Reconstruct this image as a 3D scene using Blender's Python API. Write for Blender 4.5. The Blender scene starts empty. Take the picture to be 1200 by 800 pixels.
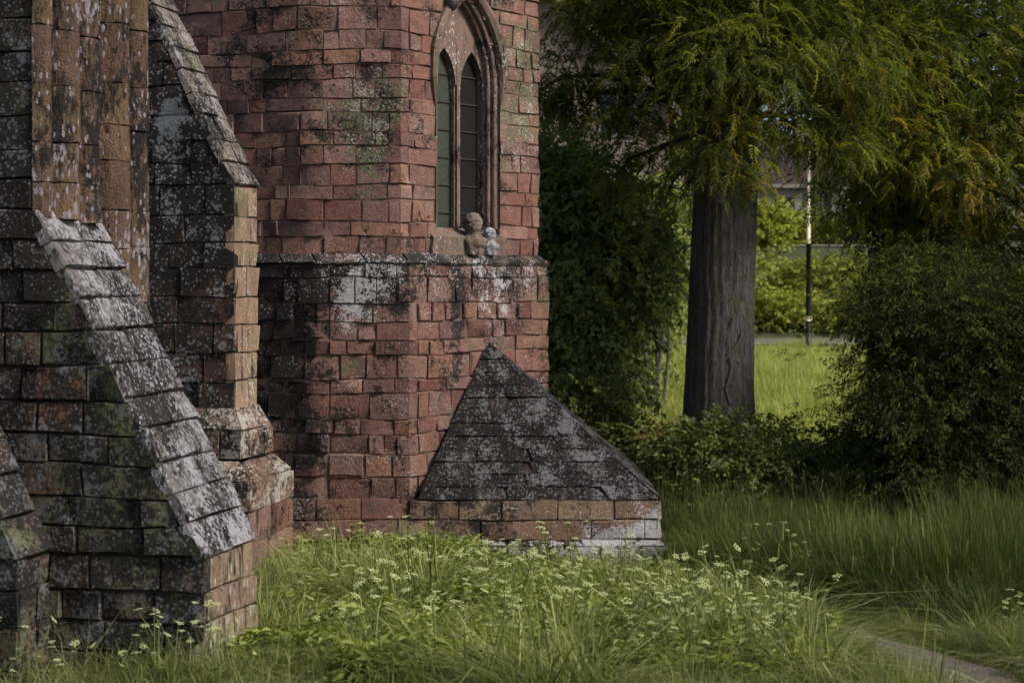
import bpy, math, random
import numpy as np
from mathutils import Vector, Matrix, Euler

random.seed(7)
RNG = np.random.default_rng(7)
R = math.radians
SC = bpy.context.scene
COL = SC.collection

# ------------------------------------------------------------------ camera, sky, sun, exposure
FPX, HOR = 1900.0, 330.0            # focal length in photo pixels (1200 wide), horizon row
cam_d = bpy.data.cameras.new('camera')
cam = bpy.data.objects.new('camera', cam_d); COL.objects.link(cam)
cam_d.sensor_width = 36.0
cam_d.lens = 36.0 * FPX / 1200.0
cam_d.shift_y = -(400 - HOR) / 1200.0
cam_d.clip_end = 2000
cam_d.dof.use_dof = True; cam_d.dof.focus_distance = 14.0; cam_d.dof.aperture_fstop = 3.2
cam.location = (0, 0, 0); cam.rotation_euler = (R(90), 0, 0)
SC.camera = cam
SC.view_settings.view_transform = 'Standard'; SC.view_settings.look = 'None'
SC.view_settings.gamma = 1.0; SC.view_settings.use_curve_mapping = False
SC.view_settings.exposure = 1.05

to_sun = Vector((0.68, -0.33, 0.65)).normalized()
sun_el = math.asin(to_sun.z); sun_az = math.atan2(to_sun.x, to_sun.y)
w = bpy.data.worlds.new('World'); SC.world = w; w.use_nodes = True
wn = w.node_tree; bg = wn.nodes['Background']
sky = wn.nodes.new('ShaderNodeTexSky'); sky.sky_type = 'NISHITA'; sky.sun_disc = False
sky.sun_elevation = sun_el; sky.sun_rotation = sun_az
sky.air_density = 1.0; sky.dust_density = 3.0; sky.ozone_density = 1.0
wn.links.new(sky.outputs[0], bg.inputs[0]); bg.inputs[1].default_value = 0.072
sl = bpy.data.lights.new('sun', 'SUN'); sl.energy = 2.3; sl.angle = R(10); sl.color = (1.0, 0.93, 0.82)
so = bpy.data.objects.new('sun', sl); COL.objects.link(so); so.rotation_euler = to_sun.to_track_quat('Z', 'Y').to_euler()
so.location = to_sun * 60
SC.cycles.max_bounces = 4; SC.cycles.diffuse_bounces = 3; SC.cycles.transmission_bounces = 2; SC.cycles.glossy_bounces = 2
SC.cycles.use_denoising = True; SC.cycles.use_adaptive_sampling = True; SC.cycles.adaptive_threshold = .03

def at(px, py, Y): return Vector(((px - 600) / FPX * Y, Y, (HOR - py) / FPX * Y))

# ------------------------------------------------------------------ node helper
class NT:
    def __init__(s, name):
        s.m = bpy.data.materials.new(name); s.m.use_nodes = True
        s.t = s.m.node_tree; s.t.nodes.clear()
    def n(s, typ, **kw):
        nd = s.t.nodes.new(typ)
        for k, v in kw.items(): setattr(nd, k, v)
        return nd
    def put(s, sock, v):
        if isinstance(v, bpy.types.NodeSocket): s.t.links.new(v, sock)
        elif v is not None:
            if hasattr(sock.default_value, '__len__') and len(sock.default_value) == 4 and len(v) == 3: v = (*v, 1)
            sock.default_value = v
    def math(s, op, a, b=0.0, c=None, clamp=False):
        nd = s.n('ShaderNodeMath', operation=op, use_clamp=clamp)
        s.put(nd.inputs[0], a); s.put(nd.inputs[1], b)
        if c is not None: s.put(nd.inputs[2], c)
        return nd.outputs[0]
    def mix(s, f, a, b, mode='MIX'):
        nd = s.n('ShaderNodeMix', data_type='RGBA', blend_type=mode)
        s.put(nd.inputs[0], f); s.put(nd.inputs[6], a); s.put(nd.inputs[7], b)
        return nd.outputs[2]
    def noise(s, vec, scale, detail=4, rough=0.6, dist=0.0):
        nd = s.n('ShaderNodeTexNoise'); s.put(nd.inputs['Vector'], vec)
        nd.inputs['Scale'].default_value = scale; nd.inputs['Detail'].default_value = detail
        nd.inputs['Roughness'].default_value = rough; nd.inputs['Distortion'].default_value = dist
        return nd.outputs[0]
    def vor(s, vec, scale, feature='F1'):
        nd = s.n('ShaderNodeTexVoronoi', feature=feature); s.put(nd.inputs['Vector'], vec); nd.inputs['Scale'].default_value = scale
        return nd.outputs['Distance']
    def step(s, v, a, b):
        nd = s.n('ShaderNodeMapRange', interpolation_type='SMOOTHSTEP'); s.put(nd.inputs[0], v)
        s.put(nd.inputs[1], a); s.put(nd.inputs[2], b)
        return nd.outputs[0]
    def ramp(s, v, cols):
        nd = s.n('ShaderNodeValToRGB'); s.put(nd.inputs[0], v)
        e = nd.color_ramp.elements
        while len(e) < len(cols): e.new(0.5)
        for i, c in enumerate(cols):
            e[i].position = i / max(1, len(cols) - 1) if len(c) == 3 else c[3]
            e[i].color = (c[0], c[1], c[2], 1)
        return nd.outputs[0]
    def pos(s, scale=(1, 1, 1), off=(0, 0, 0)):
        g = s.n('ShaderNodeNewGeometry'); mp = s.n('ShaderNodeMapping')
        s.t.links.new(g.outputs['Position'], mp.inputs[0]); mp.inputs['Scale'].default_value = scale; mp.inputs['Location'].default_value = off
        return mp.outputs[0]
    def attr(s, name='tint', typ='GEOMETRY'):
        a = s.n('ShaderNodeAttribute', attribute_name=name, attribute_type=typ); return a.outputs['Fac']
    def bump(s, h, dist, strength=1.0, nrm=None):
        b = s.n('ShaderNodeBump'); s.put(b.inputs['Height'], h); b.inputs['Distance'].default_value = dist; b.inputs['Strength'].default_value = strength
        if nrm is not None: s.put(b.inputs['Normal'], nrm)
        return b.outputs[0]
    def out(s, sh):
        o = s.n('ShaderNodeOutputMaterial'); s.t.links.new(sh, o.inputs[0]); return s.m
    def pbr(s, col, rough=0.9, nrm=None, spec=0.25, metal=0.0):
        p = s.n('ShaderNodeBsdfPrincipled'); s.put(p.inputs['Base Color'], col); s.put(p.inputs['Roughness'], rough)
        p.inputs['Specular IOR Level'].default_value = spec; p.inputs['Metallic'].default_value = metal
        if nrm is not None: s.put(p.inputs['Normal'], nrm)
        return s.out(p.outputs[0])

RED = [(.13, .065, .055), (.18, .085, .070), (.21, .112, .094), (.23, .138, .115), (.16, .090, .080), (.24, .125, .085), (.19, .118, .103), (.25, .15, .128), (.15, .085, .080)]
def stone_mat(name, pal, black=0.0, white=0.0, green=0.0, zs=1.0, patches=(), wcol=(.50, .48, .52), gcol=(.088, .086, .052), bcol=(.016, .016, .017), fine=26, bump=1.0, varn=.5):
    t = NT(name); p = t.pos((1, 1, zs)); p0 = t.pos()
    col = t.ramp(t.attr(), pal)
    v = t.noise(p, 7, 6, .65)
    col = t.mix(1.0, col, t.ramp(v, [(.30, .30, .32), (.95, .95, .95), (1.7, 1.65, 1.6)]), 'MULTIPLY')
    pit = t.noise(p0, 75, 3, .7)
    col = t.mix(t.math('MULTIPLY', t.step(pit, .5, .75), .55), col, (.07, .045, .035))
    am = {'black': black, 'white': white, 'green': green}
    sep = t.n('ShaderNodeSeparateXYZ'); t.put(sep.inputs[0], t.pos())
    pn = t.math('MULTIPLY', t.math('SUBTRACT', t.noise(p0, 4.5, 4), .5), 1.9) if patches else None
    for (kind, x, y, z, rx, ry, rz, a) in patches:
        dx = t.math('DIVIDE', t.math('SUBTRACT', sep.outputs[0], x), rx)
        dy = t.math('DIVIDE', t.math('SUBTRACT', sep.outputs[1], y), ry)
        dz = t.math('DIVIDE', t.math('SUBTRACT', sep.outputs[2], z), rz)
        d = t.math('SQRT', t.math('ADD', t.math('ADD', t.math('MULTIPLY', dx, dx), t.math('MULTIPLY', dy, dy)), t.math('MULTIPLY', dz, dz)))
        d = t.math('ADD', d, pn)
        am[kind] = t.math('ADD', am[kind], t.math('MULTIPLY', t.step(d, 1.35, .35), a * .75))
    def lichen(col, key, c, big, small, seed, sharp=.08):
        a = am[key]
        if isinstance(a, float) and a <= 0: return col
        pp = t.pos((1, 1, zs), (seed, seed * 1.7, seed * .6))
        nb = t.noise(pp, big, 4, .6); ns = t.noise(pp, small, 5, .78)
        f = t.math('ADD', t.math('MULTIPLY', nb, .50), t.math('MULTIPLY', ns, .50))
        if key == 'white':
            cr = t.math('MULTIPLY', t.step(t.vor(pp, small * 1.1), .42, .12), .13); f = t.math('ADD', t.math('SUBTRACT', f, .035), cr)
        f = t.math('MULTIPLY_ADD', f, 1.75, -.375)
        thr = t.math('SUBTRACT', .72, t.math('MULTIPLY', a, .46))
        return t.mix(t.math('MULTIPLY', t.step(f, thr, t.math('ADD', thr, sharp)), .93), col, c)
    col = lichen(col, 'green', t.mix(t.noise(p0, 40), gcol, tuple(c * 1.7 for c in gcol)), 2.2, 12, 31.0, .16)
    col = lichen(col, 'black', bcol, 2.6, fine, 11.0, .13)
    col = lichen(col, 'white', t.mix(t.noise(p0, 90, 2), tuple(c * .55 for c in wcol), tuple(min(.8, c * 1.4) for c in wcol)), 3.6, fine * 1.25, 5.0, .10)
    h = t.math('ADD', t.math('MULTIPLY', t.noise(p, 14, 6, .7), 1.0), t.math('MULTIPLY', pit, -.35))
    return t.pbr(col, .93, t.bump(h, .035 * bump), .15)

def plain(name, col, rough=.8, var=.25, scale=8, bump=.0, metal=0.0, spec=.3):
    t = NT(name); p = t.pos()
    v = t.noise(p, scale, 5)
    c = t.mix(v, tuple(x * (1 - var) for x in col), tuple(min(.9, x * (1 + var)) for x in col))
    return t.pbr(c, rough, t.bump(v, bump) if bump else None, spec, metal)

def leaf_mat(name, cols, trans=.35, rough=.55, source='attr', spec=.3, posvar=.0):
    t = NT(name)
    if source == 'attr': f = t.attr()
    else:
        f = t.attr()
        big = t.noise(t.pos(), .9, 3)
        f = t.math('ADD', t.math('MULTIPLY', f, .6), t.math('MULTIPLY', t.math('SUBTRACT', big, .3), .9), clamp=True)
    col = t.ramp(f, cols)
    d = t.n('ShaderNodeBsdfPrincipled'); t.put(d.inputs['Base Color'], col); d.inputs['Roughness'].default_value = rough; d.inputs['Specular IOR Level'].default_value = spec
    tr = t.n('ShaderNodeBsdfTranslucent'); t.put(tr.inputs[0], t.mix(1.0, col, (1.3, 1.35, .6), 'MULTIPLY'))
    mx = t.n('ShaderNodeMixShader'); mx.inputs[0].default_value = trans
    t.t.links.new(d.outputs[0], mx.inputs[1]); t.t.links.new(tr.outputs[0], mx.inputs[2])
    return t.out(mx.outputs[0])

# ------------------------------------------------------------------ object helpers
def wloc(o):
    v = Vector((0, 0, 0))
    while o: v += o.location; o = o.parent
    return v
def mesh_np(name, V, F=None, quads=None, tris=None, tint=None, smooth=False):
    V = np.asarray(V, dtype=np.float32)
    me = bpy.data.meshes.new(name)
    if F is not None:
        me.from_pydata([tuple(v) for v in V.tolist()], [], F)
    else:
        loops = []; starts = []; tot = 0
        parts = []
        if quads is not None and len(quads): parts.append((np.asarray(quads, np.int32), 4))
        if tris is not None and len(tris): parts.append((np.asarray(tris, np.int32), 3))
        st = []
        for a, k in parts:
            st.append(np.arange(len(a), dtype=np.int32) * k + tot); tot += a.size
        lp = np.concatenate([a.ravel() for a, k in parts]); st = np.concatenate(st)
        me.vertices.add(len(V)); me.vertices.foreach_set('co', V.ravel())
        me.loops.add(len(lp)); me.loops.foreach_set('vertex_index', lp)
        me.polygons.add(len(st)); me.polygons.foreach_set('loop_start', st)
        me.update(calc_edges=True); me.validate()
    if tint is not None:
        at_ = me.attributes.new('tint', 'FLOAT', 'POINT')
        at_.data.foreach_set('value', np.broadcast_to(np.asarray(tint, np.float32), (len(me.vertices),)).copy())
    if smooth: me.polygons.foreach_set('use_smooth', np.ones(len(me.polygons), bool))
    return me
def link(name, me, mat=None, parent=None, loc=(0, 0, 0)):
    o = bpy.data.objects.new(name, me); COL.objects.link(o)
    if mat is not None and me is not None and not me.materials:
        for m in (mat if isinstance(mat, (list, tuple)) else [mat]): me.materials.append(m)
    if parent: o.parent = parent; o.location = Vector(loc) - wloc(parent)
    else: o.location = loc
    return o
def centred(name, V, F, mat, parent=None, tint=None, smooth=False, base=False):
    V = np.asarray(V, dtype=np.float32); c = (V.max(0) + V.min(0)) / 2
    if base: c[2] = V[:, 2].min()
    return link(name, mesh_np(name, V - c, F, tint=tint, smooth=smooth), mat, parent, tuple(float(x) for x in c))
def tag(o, label=None, cat=None, group=None, kind=None):
    for k, v in (('label', label), ('category', cat), ('group', group), ('kind', kind)):
        if v: o[k] = v
    return o
def empty(name, loc, parent=None):
    o = bpy.data.objects.new(name, None); COL.objects.link(o); o.empty_display_size = .3
    if parent: o.parent = parent; o.location = Vector(loc) - wloc(parent)
    else: o.location = loc
    return o
def box_vf(x0, x1, y0, y1, z0, z1):
    V = [(x0, y0, z0), (x1, y0, z0), (x1, y1, z0), (x0, y1, z0), (x0, y0, z1), (x1, y0, z1), (x1, y1, z1), (x0, y1, z1)]
    return V, [(0, 3, 2, 1), (4, 5, 6, 7), (0, 1, 5, 4), (1, 2, 6, 5), (2, 3, 7, 6), (3, 0, 4, 7)]
def prism_vf(poly, z0, z1):
    n = len(poly); V = [(p[0], p[1], z0) for p in poly] + [(p[0], p[1], z1) for p in poly]
    F = [(i, (i + 1) % n, n + (i + 1) % n, n + i) for i in range(n)] + [tuple(range(n))[::-1], tuple(range(n, 2 * n))]
    return V, F
def tube_vf(pts, rad, k=8, cap=True):
    V = []; F = []; pts = [Vector(p) for p in pts]; n = len(pts)
    for i, p in enumerate(pts):
        d = (pts[min(i + 1, n - 1)] - pts[max(i - 1, 0)]).normalized()
        a = d.cross(Vector((0, 0, 1)) if abs(d.z) < .95 else Vector((1, 0, 0))).normalized(); b = d.cross(a)
        r = rad[i] if hasattr(rad, '__len__') else rad
        for j in range(k):
            t = 2 * math.pi * j / k; V.append(tuple(p + (a * math.cos(t) + b * math.sin(t)) * r))
    for i in range(n - 1):
        for j in range(k):
            F.append((i * k + j, i * k + (j + 1) % k, (i + 1) * k + (j + 1) % k, (i + 1) * k + j))
    if cap: F += [tuple(range(k)), tuple(range((n - 1) * k, n * k))[::-1]]
    return V, F
def joinvf(lst):
    V = []; F = []
    for v, f in lst:
        o = len(V); V += list(v); F += [tuple(i + o for i in q) for q in f]
    return V, F

# ------------------------------------------------------------------ masonry: every stone its own geometry
STONES = []     # (name, V, F, tint, mat, parent, area in pixels)
class Path:
    """vertical wall above a plan polyline; outward side is on the right of travel (left->right seen from outside)"""
    def __init__(s, pts):
        s.p = [Vector((q[0], q[1])) for q in pts]
        s.u = [0.0]
        for a, b in zip(s.p, s.p[1:]): s.u.append(s.u[-1] + (b - a).length)
        s.nr = [Vector(((b - a).y, -(b - a).x)).normalized() for a, b in zip(s.p, s.p[1:])]
        s.L = s.u[-1]; s.breaks = s.u[1:-1]
    def at(s, u, v):
        u = min(max(u, 0), s.L); k = 0
        while k < len(s.p) - 2 and u > s.u[k + 1] + 1e-6: k += 1
        a, b = s.p[k], s.p[k + 1]; f = (u - s.u[k]) / (s.u[k + 1] - s.u[k]); q = a.lerp(b, f); n = s.nr[k]
        if k < len(s.nr) - 1 and abs(u - s.u[k + 1]) < 1e-4:
            m = (n + s.nr[k + 1]).normalized(); n = m / max(.5, m.dot(n))
        return Vector((q.x, q.y, v)), Vector((n.x, n.y, 0))
class Quad:
    """plane patch: u across 0..W, v up 0..L, from four corners bl, br, tl, tr"""
    def __init__(s, bl, br, tl, tr):
        s.c = [Vector(q) for q in (bl, br, tl, tr)]; s.breaks = []
        s.W = (s.c[1] - s.c[0]).length; s.L = ((s.c[2] - s.c[0]).length + (s.c[3] - s.c[1]).length) / 2
        s.n = (s.c[1] - s.c[0]).cross((s.c[2] + s.c[3]) / 2 - s.c[0]).normalized()
    def at(s, u, v):
        a, b = u / s.W, v / s.L
        return s.c[0].lerp(s.c[1], a).lerp(s.c[2].lerp(s.c[3], a), b), s.n.copy()
def stone(surf, u0b, u1b, u0t, u1t, v0, v1, name, mat, parent, tint=None, gap=.0055, depth=.09, ch=(.008, .022), rough=.009, lip=0.0, out=0.0, nz=2):
    g = gap * random.uniform(.5, 1.7)
    L = max(abs(u1b - u0b), abs(u1t - u0t)); H = v1 - v0
    if L < .03 or H < .03: return
    c = random.uniform(*ch); cw = c * random.uniform(.5, 1.2); ca = min(.3, cw / L); cb = min(.3, cw / H)
    ni = 2 if L < .3 else 3 if L < .6 else 4
    A = [0.0] + [ca + (1 - 2 * ca) * i / (ni - 1) for i in range(ni)] + [1.0]
    for bp in surf.breaks:
        a = (bp - u0b) / (u1b - u0b) if u1b > u0b else -1
        if .02 < a < .98:
            k = min(range(1, len(A) - 1), key=lambda i: abs(A[i] - a))
            if abs(A[k] - a) < .6 / (ni + 1) and not any(abs(A[k] - (b2 - u0b) / (u1b - u0b)) < 1e-6 for b2 in surf.breaks): A[k] = a
            else: A.append(a)
    A = sorted(A); B = [0.0] + [cb + (1 - 2 * cb) * i / (nz - 1) for i in range(nz)] + [1.0]
    bl = random.uniform(-.006, .008) + out; nx_, ny_ = len(A), len(B)
    V = []; tl = (random.uniform(-1, 1) * .006, random.uniform(-1, 1) * .006)
    brk = [False] * nx_
    for i, a in enumerate(A):
        for bp in surf.breaks:
            if abs(u0b + a * (u1b - u0b) - bp) < 1e-4: brk[i] = True
    lim_lo, lim_hi = min(u0b, u0t), max(u1b, u1t)
    for j, b in enumerate(B):
        ua = u0b + (u0t - u0b) * b; ub = u1b + (u1t - u1b) * b
        for i, a in enumerate(A):
            e = (i in (0, nx_ - 1)) or (j in (0, ny_ - 1))
            du = 0 if brk[i] else random.uniform(-.004, .004); dv = random.uniform(-.005, .005)
            uu = ua + (ub - ua) * a + (g if i == 0 else -g if i == nx_ - 1 else 0) + (du if i in (0, nx_ - 1) else 0)
            vv = v0 + H * b + (g if j == 0 else -g if j == ny_ - 1 else 0) + dv
            if isinstance(surf, Path): vv += .010 * math.sin(2.3 * uu + 5 * vv) + .005 * math.sin(5.7 * uu - 3 * vv)
            P, N = surf.at(uu if not brk[i] else u0b + a * (u1b - u0b), vv)
            off = bl + lip * (1 - b) + tl[0] * (a - .5) + tl[1] * (b - .5) + (-c if e else random.uniform(-rough, rough))
            if i in (0, 1, nx_ - 2, nx_ - 1) and j in (0, 1, ny_ - 2, ny_ - 1) and random.random() < .22: off -= random.uniform(.0, .028)
            V.append(P + N * off)
    ring = [i for i in range(nx_)] + [j * nx_ + nx_ - 1 for j in range(1, ny_)] + [(ny_ - 1) * nx_ + i for i in range(nx_ - 2, -1, -1)] + [j * nx_ for j in range(ny_ - 2, 0, -1)]
    F = [(j * nx_ + i, j * nx_ + i + 1, (j + 1) * nx_ + i + 1, (j + 1) * nx_ + i) for j in range(ny_ - 1) for i in range(nx_ - 1)]
    base = len(V)
    for r_ in ring:
        j, i = divmod(r_, nx_); a, b = A[i], B[j]
        ua = u0b + (u0t - u0b) * b; ub = u1b + (u1t - u1b) * b
        P, N = surf.at(ua + (ub - ua) * a, v0 + H * b); V.append(V[r_] - N * (depth + lip * (1 - b)))
    m = len(ring)
    F += [(ring[(k + 1) % m], ring[k], base + k, base + (k + 1) % m) for k in range(m)]
    V = np.array([tuple(v) for v in V], np.float32)
    ys = np.maximum(V[:, 1], 1); px = 600 + V[:, 0] / ys * FPX; py = HOR - V[:, 2] / ys * FPX
    inside = px.max() > 0 and px.min() < 1200 and py.max() > 0 and py.min() < 800
    ar = (min(px.max(), 1200) - max(px.min(), 0)) * (min(py.max(), 800) - max(py.min(), 0)) if inside else 0
    STONES.append((name, V, F, random.random() if tint is None else tint, mat, parent, ar))
def courses(z0, z1, h, jit=.18):
    zs = [z0]
    while zs[-1] < z1 - h * .6: zs.append(zs[-1] + h * random.uniform(1 - jit, 1 + jit))
    k = (z1 - z0) / (zs[-1] - z0); return [z0 + (z - z0) * k for z in zs]
def cuts(u0, u1, wmin, wmax, breaks, first=None):
    us = [u0]; x = u0 + (first if first else random.uniform(.4, 1.0) * wmax)
    while x < u1 - wmin * .7:
        for b in breaks:
            if abs(x - b) < .11: x = b + (.14 if x > b or random.random() < .5 else -.14)
        if x - us[-1] > .1: us.append(x)
        x = us[-1] + random.uniform(wmin, wmax)
    us.append(u1); return us
def wall(path, zs, mat, parent, wid=(.28, .6), name='stone', umin=None, umax=None, holes=None, **kw):
    for k, (a, b) in enumerate(zip(zs, zs[1:])):
        lo = [umin(z) if umin else 0.0 for z in (a, b)]; hi = [umax(z) if umax else path.L for z in (a, b)]
        spans = [(min(lo), max(hi))]
        if holes:
            for (h0, h1, zf) in holes:
                r_ = zf(a, b)
                if r_:
                    ns = []
                    for s0, s1 in spans:
                        if r_[0] > s0 and r_[1] < s1: ns += [(s0, r_[0]), (r_[1], s1)]
                        else: ns.append((s0, s1))
                    spans = ns
        for (s0, s1) in spans:
            us = cuts(s0, s1, wid[0], wid[1], path.breaks)
            for x0, x1 in zip(us, us[1:]):
                L0, L1 = (lo[0], lo[1]) if x0 == min(lo) else (x0, x0)
                H0, H1 = (hi[0], hi[1]) if x1 == max(hi) else (x1, x1)
                if x1 != max(hi): H0, H1 = min(x1, hi[0]), min(x1, hi[1])
                if x0 != min(lo): L0, L1 = min(x0, hi[0]), min(x0, hi[1])
                stone(path, L0, H0, L1, H1, a, b, name, mat(x0, x1, a, b) if callable(mat) else mat, parent, **kw)
def patch(q, rows, cols, mat, parent, name, jit=.12, **kw):
    vs = courses(0, q.L, q.L / rows, jit)
    for k, (a, b) in enumerate(zip(vs, vs[1:])):
        n = cols(k) if callable(cols) else cols
        us = [0.0] + sorted(q.W * (i + random.uniform(-.22, .22)) / n for i in range(1, n)) + [q.W]
        for x0, x1 in zip(us, us[1:]): stone(q, x0, x1, x0, x1, a, b, name, mat(k) if callable(mat) else mat, parent, **kw)

# ------------------------------------------------------------------ materials of the church
M_mort = plain('mortar', (.15, .098, .08), .95, .5, 20, .01)
M_mortd = plain('dark_mortar', (.06, .05, .045), .95, .35, 20, .01)
M_tower = stone_mat('red_sandstone', RED, .36, .10, .22, patches=[
    ('white', -1.75, 18.9, 2.0, .40, .9, .8, .55), ('green', -1.75, 18.9, 1.9, .55, .9, 1.0, .6), ('white', -2.4, 19, 3.2, .8, .9, .35, .35), ('black', -1.7, 18.9, 2.1, .6, .9, .9, .25),
    ('white', .1, 20.5, 2.3, .5, 1.2, 1.2, .42), ('green', .1, 20.5, 2.4, .5, 1.2, 1.4, .6), ('black', -3.0, 19.2, 2.6, 1.0, 1.0, 1.2, .2)], wcol=(.36, .34, .31))
M_plinth = stone_mat('weathered_sandstone', RED, .42, .16, .30, bump=1.5, patches=[
    ('white', -1.78, 18.9, -.20, .34, 1, .5, .7), ('black', -2.75, 19, -.35, .55, 1.2, .95, .85), ('black', -1.7, 18.9, .0, .8, 1, .42, .55), ('white', -1.8, 19, .05, 1.4, 1, .3, .35), ('black', -2.4, 19, .1, 1.2, 1, .4, .5),
    ('black', -.66, 19.5, -.35, .10, .5, .75, .8), ('white', .1, 20.4, .10, .95, 1.2, .30, .42), ('black', .1, 20.4, .10, .95, 1.2, .34, .35), ('white', -.2, 20.0, -.35, .25, .8, .45, .55), ('green', .2, 20.4, -.1, .8, 1.2, .8, .3),
    ('black', -2.9, 19, -1.8, .9, 1, 1.6, .40)], wcol=(.44, .42, .44))
M_ledge = stone_mat('lichened_ledge', [(.10, .075, .06), (.16, .11, .09)], .70, .34, .4)
M_roof = stone_mat('black_lichen_slab', [(.07, .05, .055), (.09, .06, .06), (.12, .06, .06)], .84, .52, .36, fine=20, wcol=(.20, .20, .215), bump=3.2, patches=[('white', 1.5, 19.2, -2.3, .5, 1.2, .4, .16)])
M_base = stone_mat('pale_base_stone', [(.19, .115, .085), (.23, .16, .11), (.26, .19, .13), (.17, .105, .08)], .38, .16, .32, patches=[('white', 1.35, 18.85, -2.95, .6, .6, .26, .75), ('white', 1.65, 18.85, -2.8, .26, .5, .45, .45), ('black', -.4, 18.85, -2.7, .45, .5, .35, .5)])
M_foot = stone_mat('mottled_foot_stone', [(.14, .10, .085), (.17, .12, .10)], .72, .58, .2, fine=13, bump=2, patches=[('white', 1.35, 18.8, -3.05, .6, .6, .2, .5)])
M_side = stone_mat('weathered_shaded_stone', [(.10, .052, .034), (.15, .075, .045), (.085, .065, .048), (.11, .115, .07), (.17, .085, .05), (.10, .10, .085)], .70, .48, .52, wcol=(.155, .155, .17), gcol=(.085, .09, .045), fine=24, bump=1.6,
    patches=[('black', -3.0, 10.3, .5, .6, .6, .9, .4), ('green', -2.25, 10, -1.3, .5, .4, .7, .6)])  # lichened stone; left-hand shade is put into the black amount as well
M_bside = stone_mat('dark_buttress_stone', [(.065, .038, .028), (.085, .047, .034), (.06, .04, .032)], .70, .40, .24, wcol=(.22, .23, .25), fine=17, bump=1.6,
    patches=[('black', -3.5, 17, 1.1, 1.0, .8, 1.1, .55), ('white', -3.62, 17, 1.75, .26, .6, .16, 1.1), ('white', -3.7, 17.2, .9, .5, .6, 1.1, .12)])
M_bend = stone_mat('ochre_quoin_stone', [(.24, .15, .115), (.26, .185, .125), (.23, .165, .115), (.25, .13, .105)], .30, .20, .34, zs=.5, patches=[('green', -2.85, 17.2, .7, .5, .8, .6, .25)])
M_cope = stone_mat('grey_coping_stone', [(.17, .155, .16), (.22, .205, .215), (.16, .14, .135)], .66, .56, .22, zs=.45, fine=30, wcol=(.40, .385, .43), bump=2.2)
M_bcope = stone_mat('grey_buttress_coping', [(.18, .15, .135), (.21, .18, .165)], .64, .48, .42, zs=.6, fine=22, wcol=(.32, .30, .31), bump=1.8)
M_end = stone_mat('ochre_end_stone', [(.27, .205, .135), (.22, .15, .11), (.25, .175, .125), (.30, .25, .155)], .44, .34, .42, zs=.3, fine=20, wcol=(.40, .38, .34), bump=1.6)
M_pier = stone_mat('brown_shaft_stone', [(.13, .088, .058), (.155, .105, .064), (.12, .075, .055), (.135, .085, .065)], .54, .42, .3, zs=.42, fine=20, wcol=(.31, .275, .33), bump=2.0)
M_foot2 = stone_mat('pale_lichen_step', [(.18, .115, .09), (.21, .14, .11)], .56, .60, .4, fine=15, wcol=(.42, .40, .36), bump=1.8)
M_winst = stone_mat('window_stone', [(.17, .12, .10), (.19, .13, .11)], .36, .2, .3, zs=.4)
M_carve = stone_mat('carved_stone', [(.21, .16, .125), (.19, .145, .115)], .40, .36, .3, fine=34, bump=1.6)
M_glass = None
t = NT('old_window_glass')
c = t.mix(t.noise(t.pos(), 9, 3), (.008, .014, .008), (.018, .028, .015))
M_glass = t.pbr(c, .6, t.bump(t.noise(t.pos(), 12), .01), .5)
M_glassb = NT('dark_window_glass')
M_glassb = M_glassb.pbr((.009, .009, .010), .65, None, .1)

# ------------------------------------------------------------------ church
church = tag(empty('church', (-1.0, 20.0, -3.3)), 'old red sandstone church tower with buttresses, traceried window and lichened stones', 'church')
def part(name, vf, mat, parent=church, **kw): return centred(name, vf[0], vf[1], mat, parent, **kw)

C2l = Vector((-1.194, 18.9)); d2 = Vector((math.cos(R(50)), math.sin(R(50)))); n2 = Vector((d2.y, -d2.x))
C3l = C2l + d2 * 2.574
low = Path([(-4.35, 19.66), (-2.268, 18.9), C2l, C3l, C3l + Vector((-.25, 2.6))])
C2u = Vector((-1.3, 19.0)); C3u = C2u + d2 * 2.553
upp = Path([(-4.42, 19.75), (-2.35, 19.0), C2u, C3u, C3u + Vector((-.25, 2.5))])

def shell(path, z0, z1, inset, hole=None):
    V = []; F = []
    us = [0.0] + path.breaks + [path.L]
    if hole: us = sorted(us + [hole[0], hole[1]])
    for a, b in zip(us, us[1:]):
        zz = [(z0, z1)]
        if hole and a >= hole[0] - 1e-6 and b <= hole[1] + 1e-6: zz = [(z0, hole[2]), (hole[3], z1)]
        for (p, q) in zz:
            o = len(V)
            for u in (a, b):
                for z in (p, q):
                    P, N = path.at(u, z); V.append(tuple(P - N * inset))
            F.append((o, o + 2, o + 3, o + 1))
    return V, F
WU = upp.u[2]                                   # start of the diagonal face along the path
W0, W1 = WU + .60, WU + 1.78                    # window opening along the path
SPR, APX, SILL = 2.45, 3.55, .66
tower = part('tower_wall', shell(upp, .2, 6.2, .021, (W0, W1, SILL - .32, 3.9)), M_mort)
plinth = part('tower_plinth', shell(low, -3.6, .25, .025), M_mort)

def arch_half(z, d=0.0):                       # half width of the arched opening at height z, shrunk by d
    hw = (W1 - W0) / 2 - d
    if z <= SPR: return hw
    h = APX - SPR - d * 1.1; rad = (hw * hw + h * h) / (2 * hw); q = rad * rad - (z - SPR) ** 2
    return max(0.0, math.sqrt(max(q, 0)) - (rad - hw))
WC = (W0 + W1) / 2
def hole(a, b):
    if b <= SILL - .3: return None
    zm = max(a, SILL); hw = arch_half((zm + b) / 2)
    return (WC - hw, WC + hw) if hw > .06 else None
zs = courses(.32, 5.4, .235, .34)
wall(upp, zs, M_tower, tower, (.18, .56), holes=[(0, 0, hole)], rough=.018, ch=(.003, .022))
zs = courses(-3.0, .2, .225, .34)
wall(low, zs, M_plinth, plinth, (.18, .52), rough=.022, ch=(.004, .032))
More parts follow.
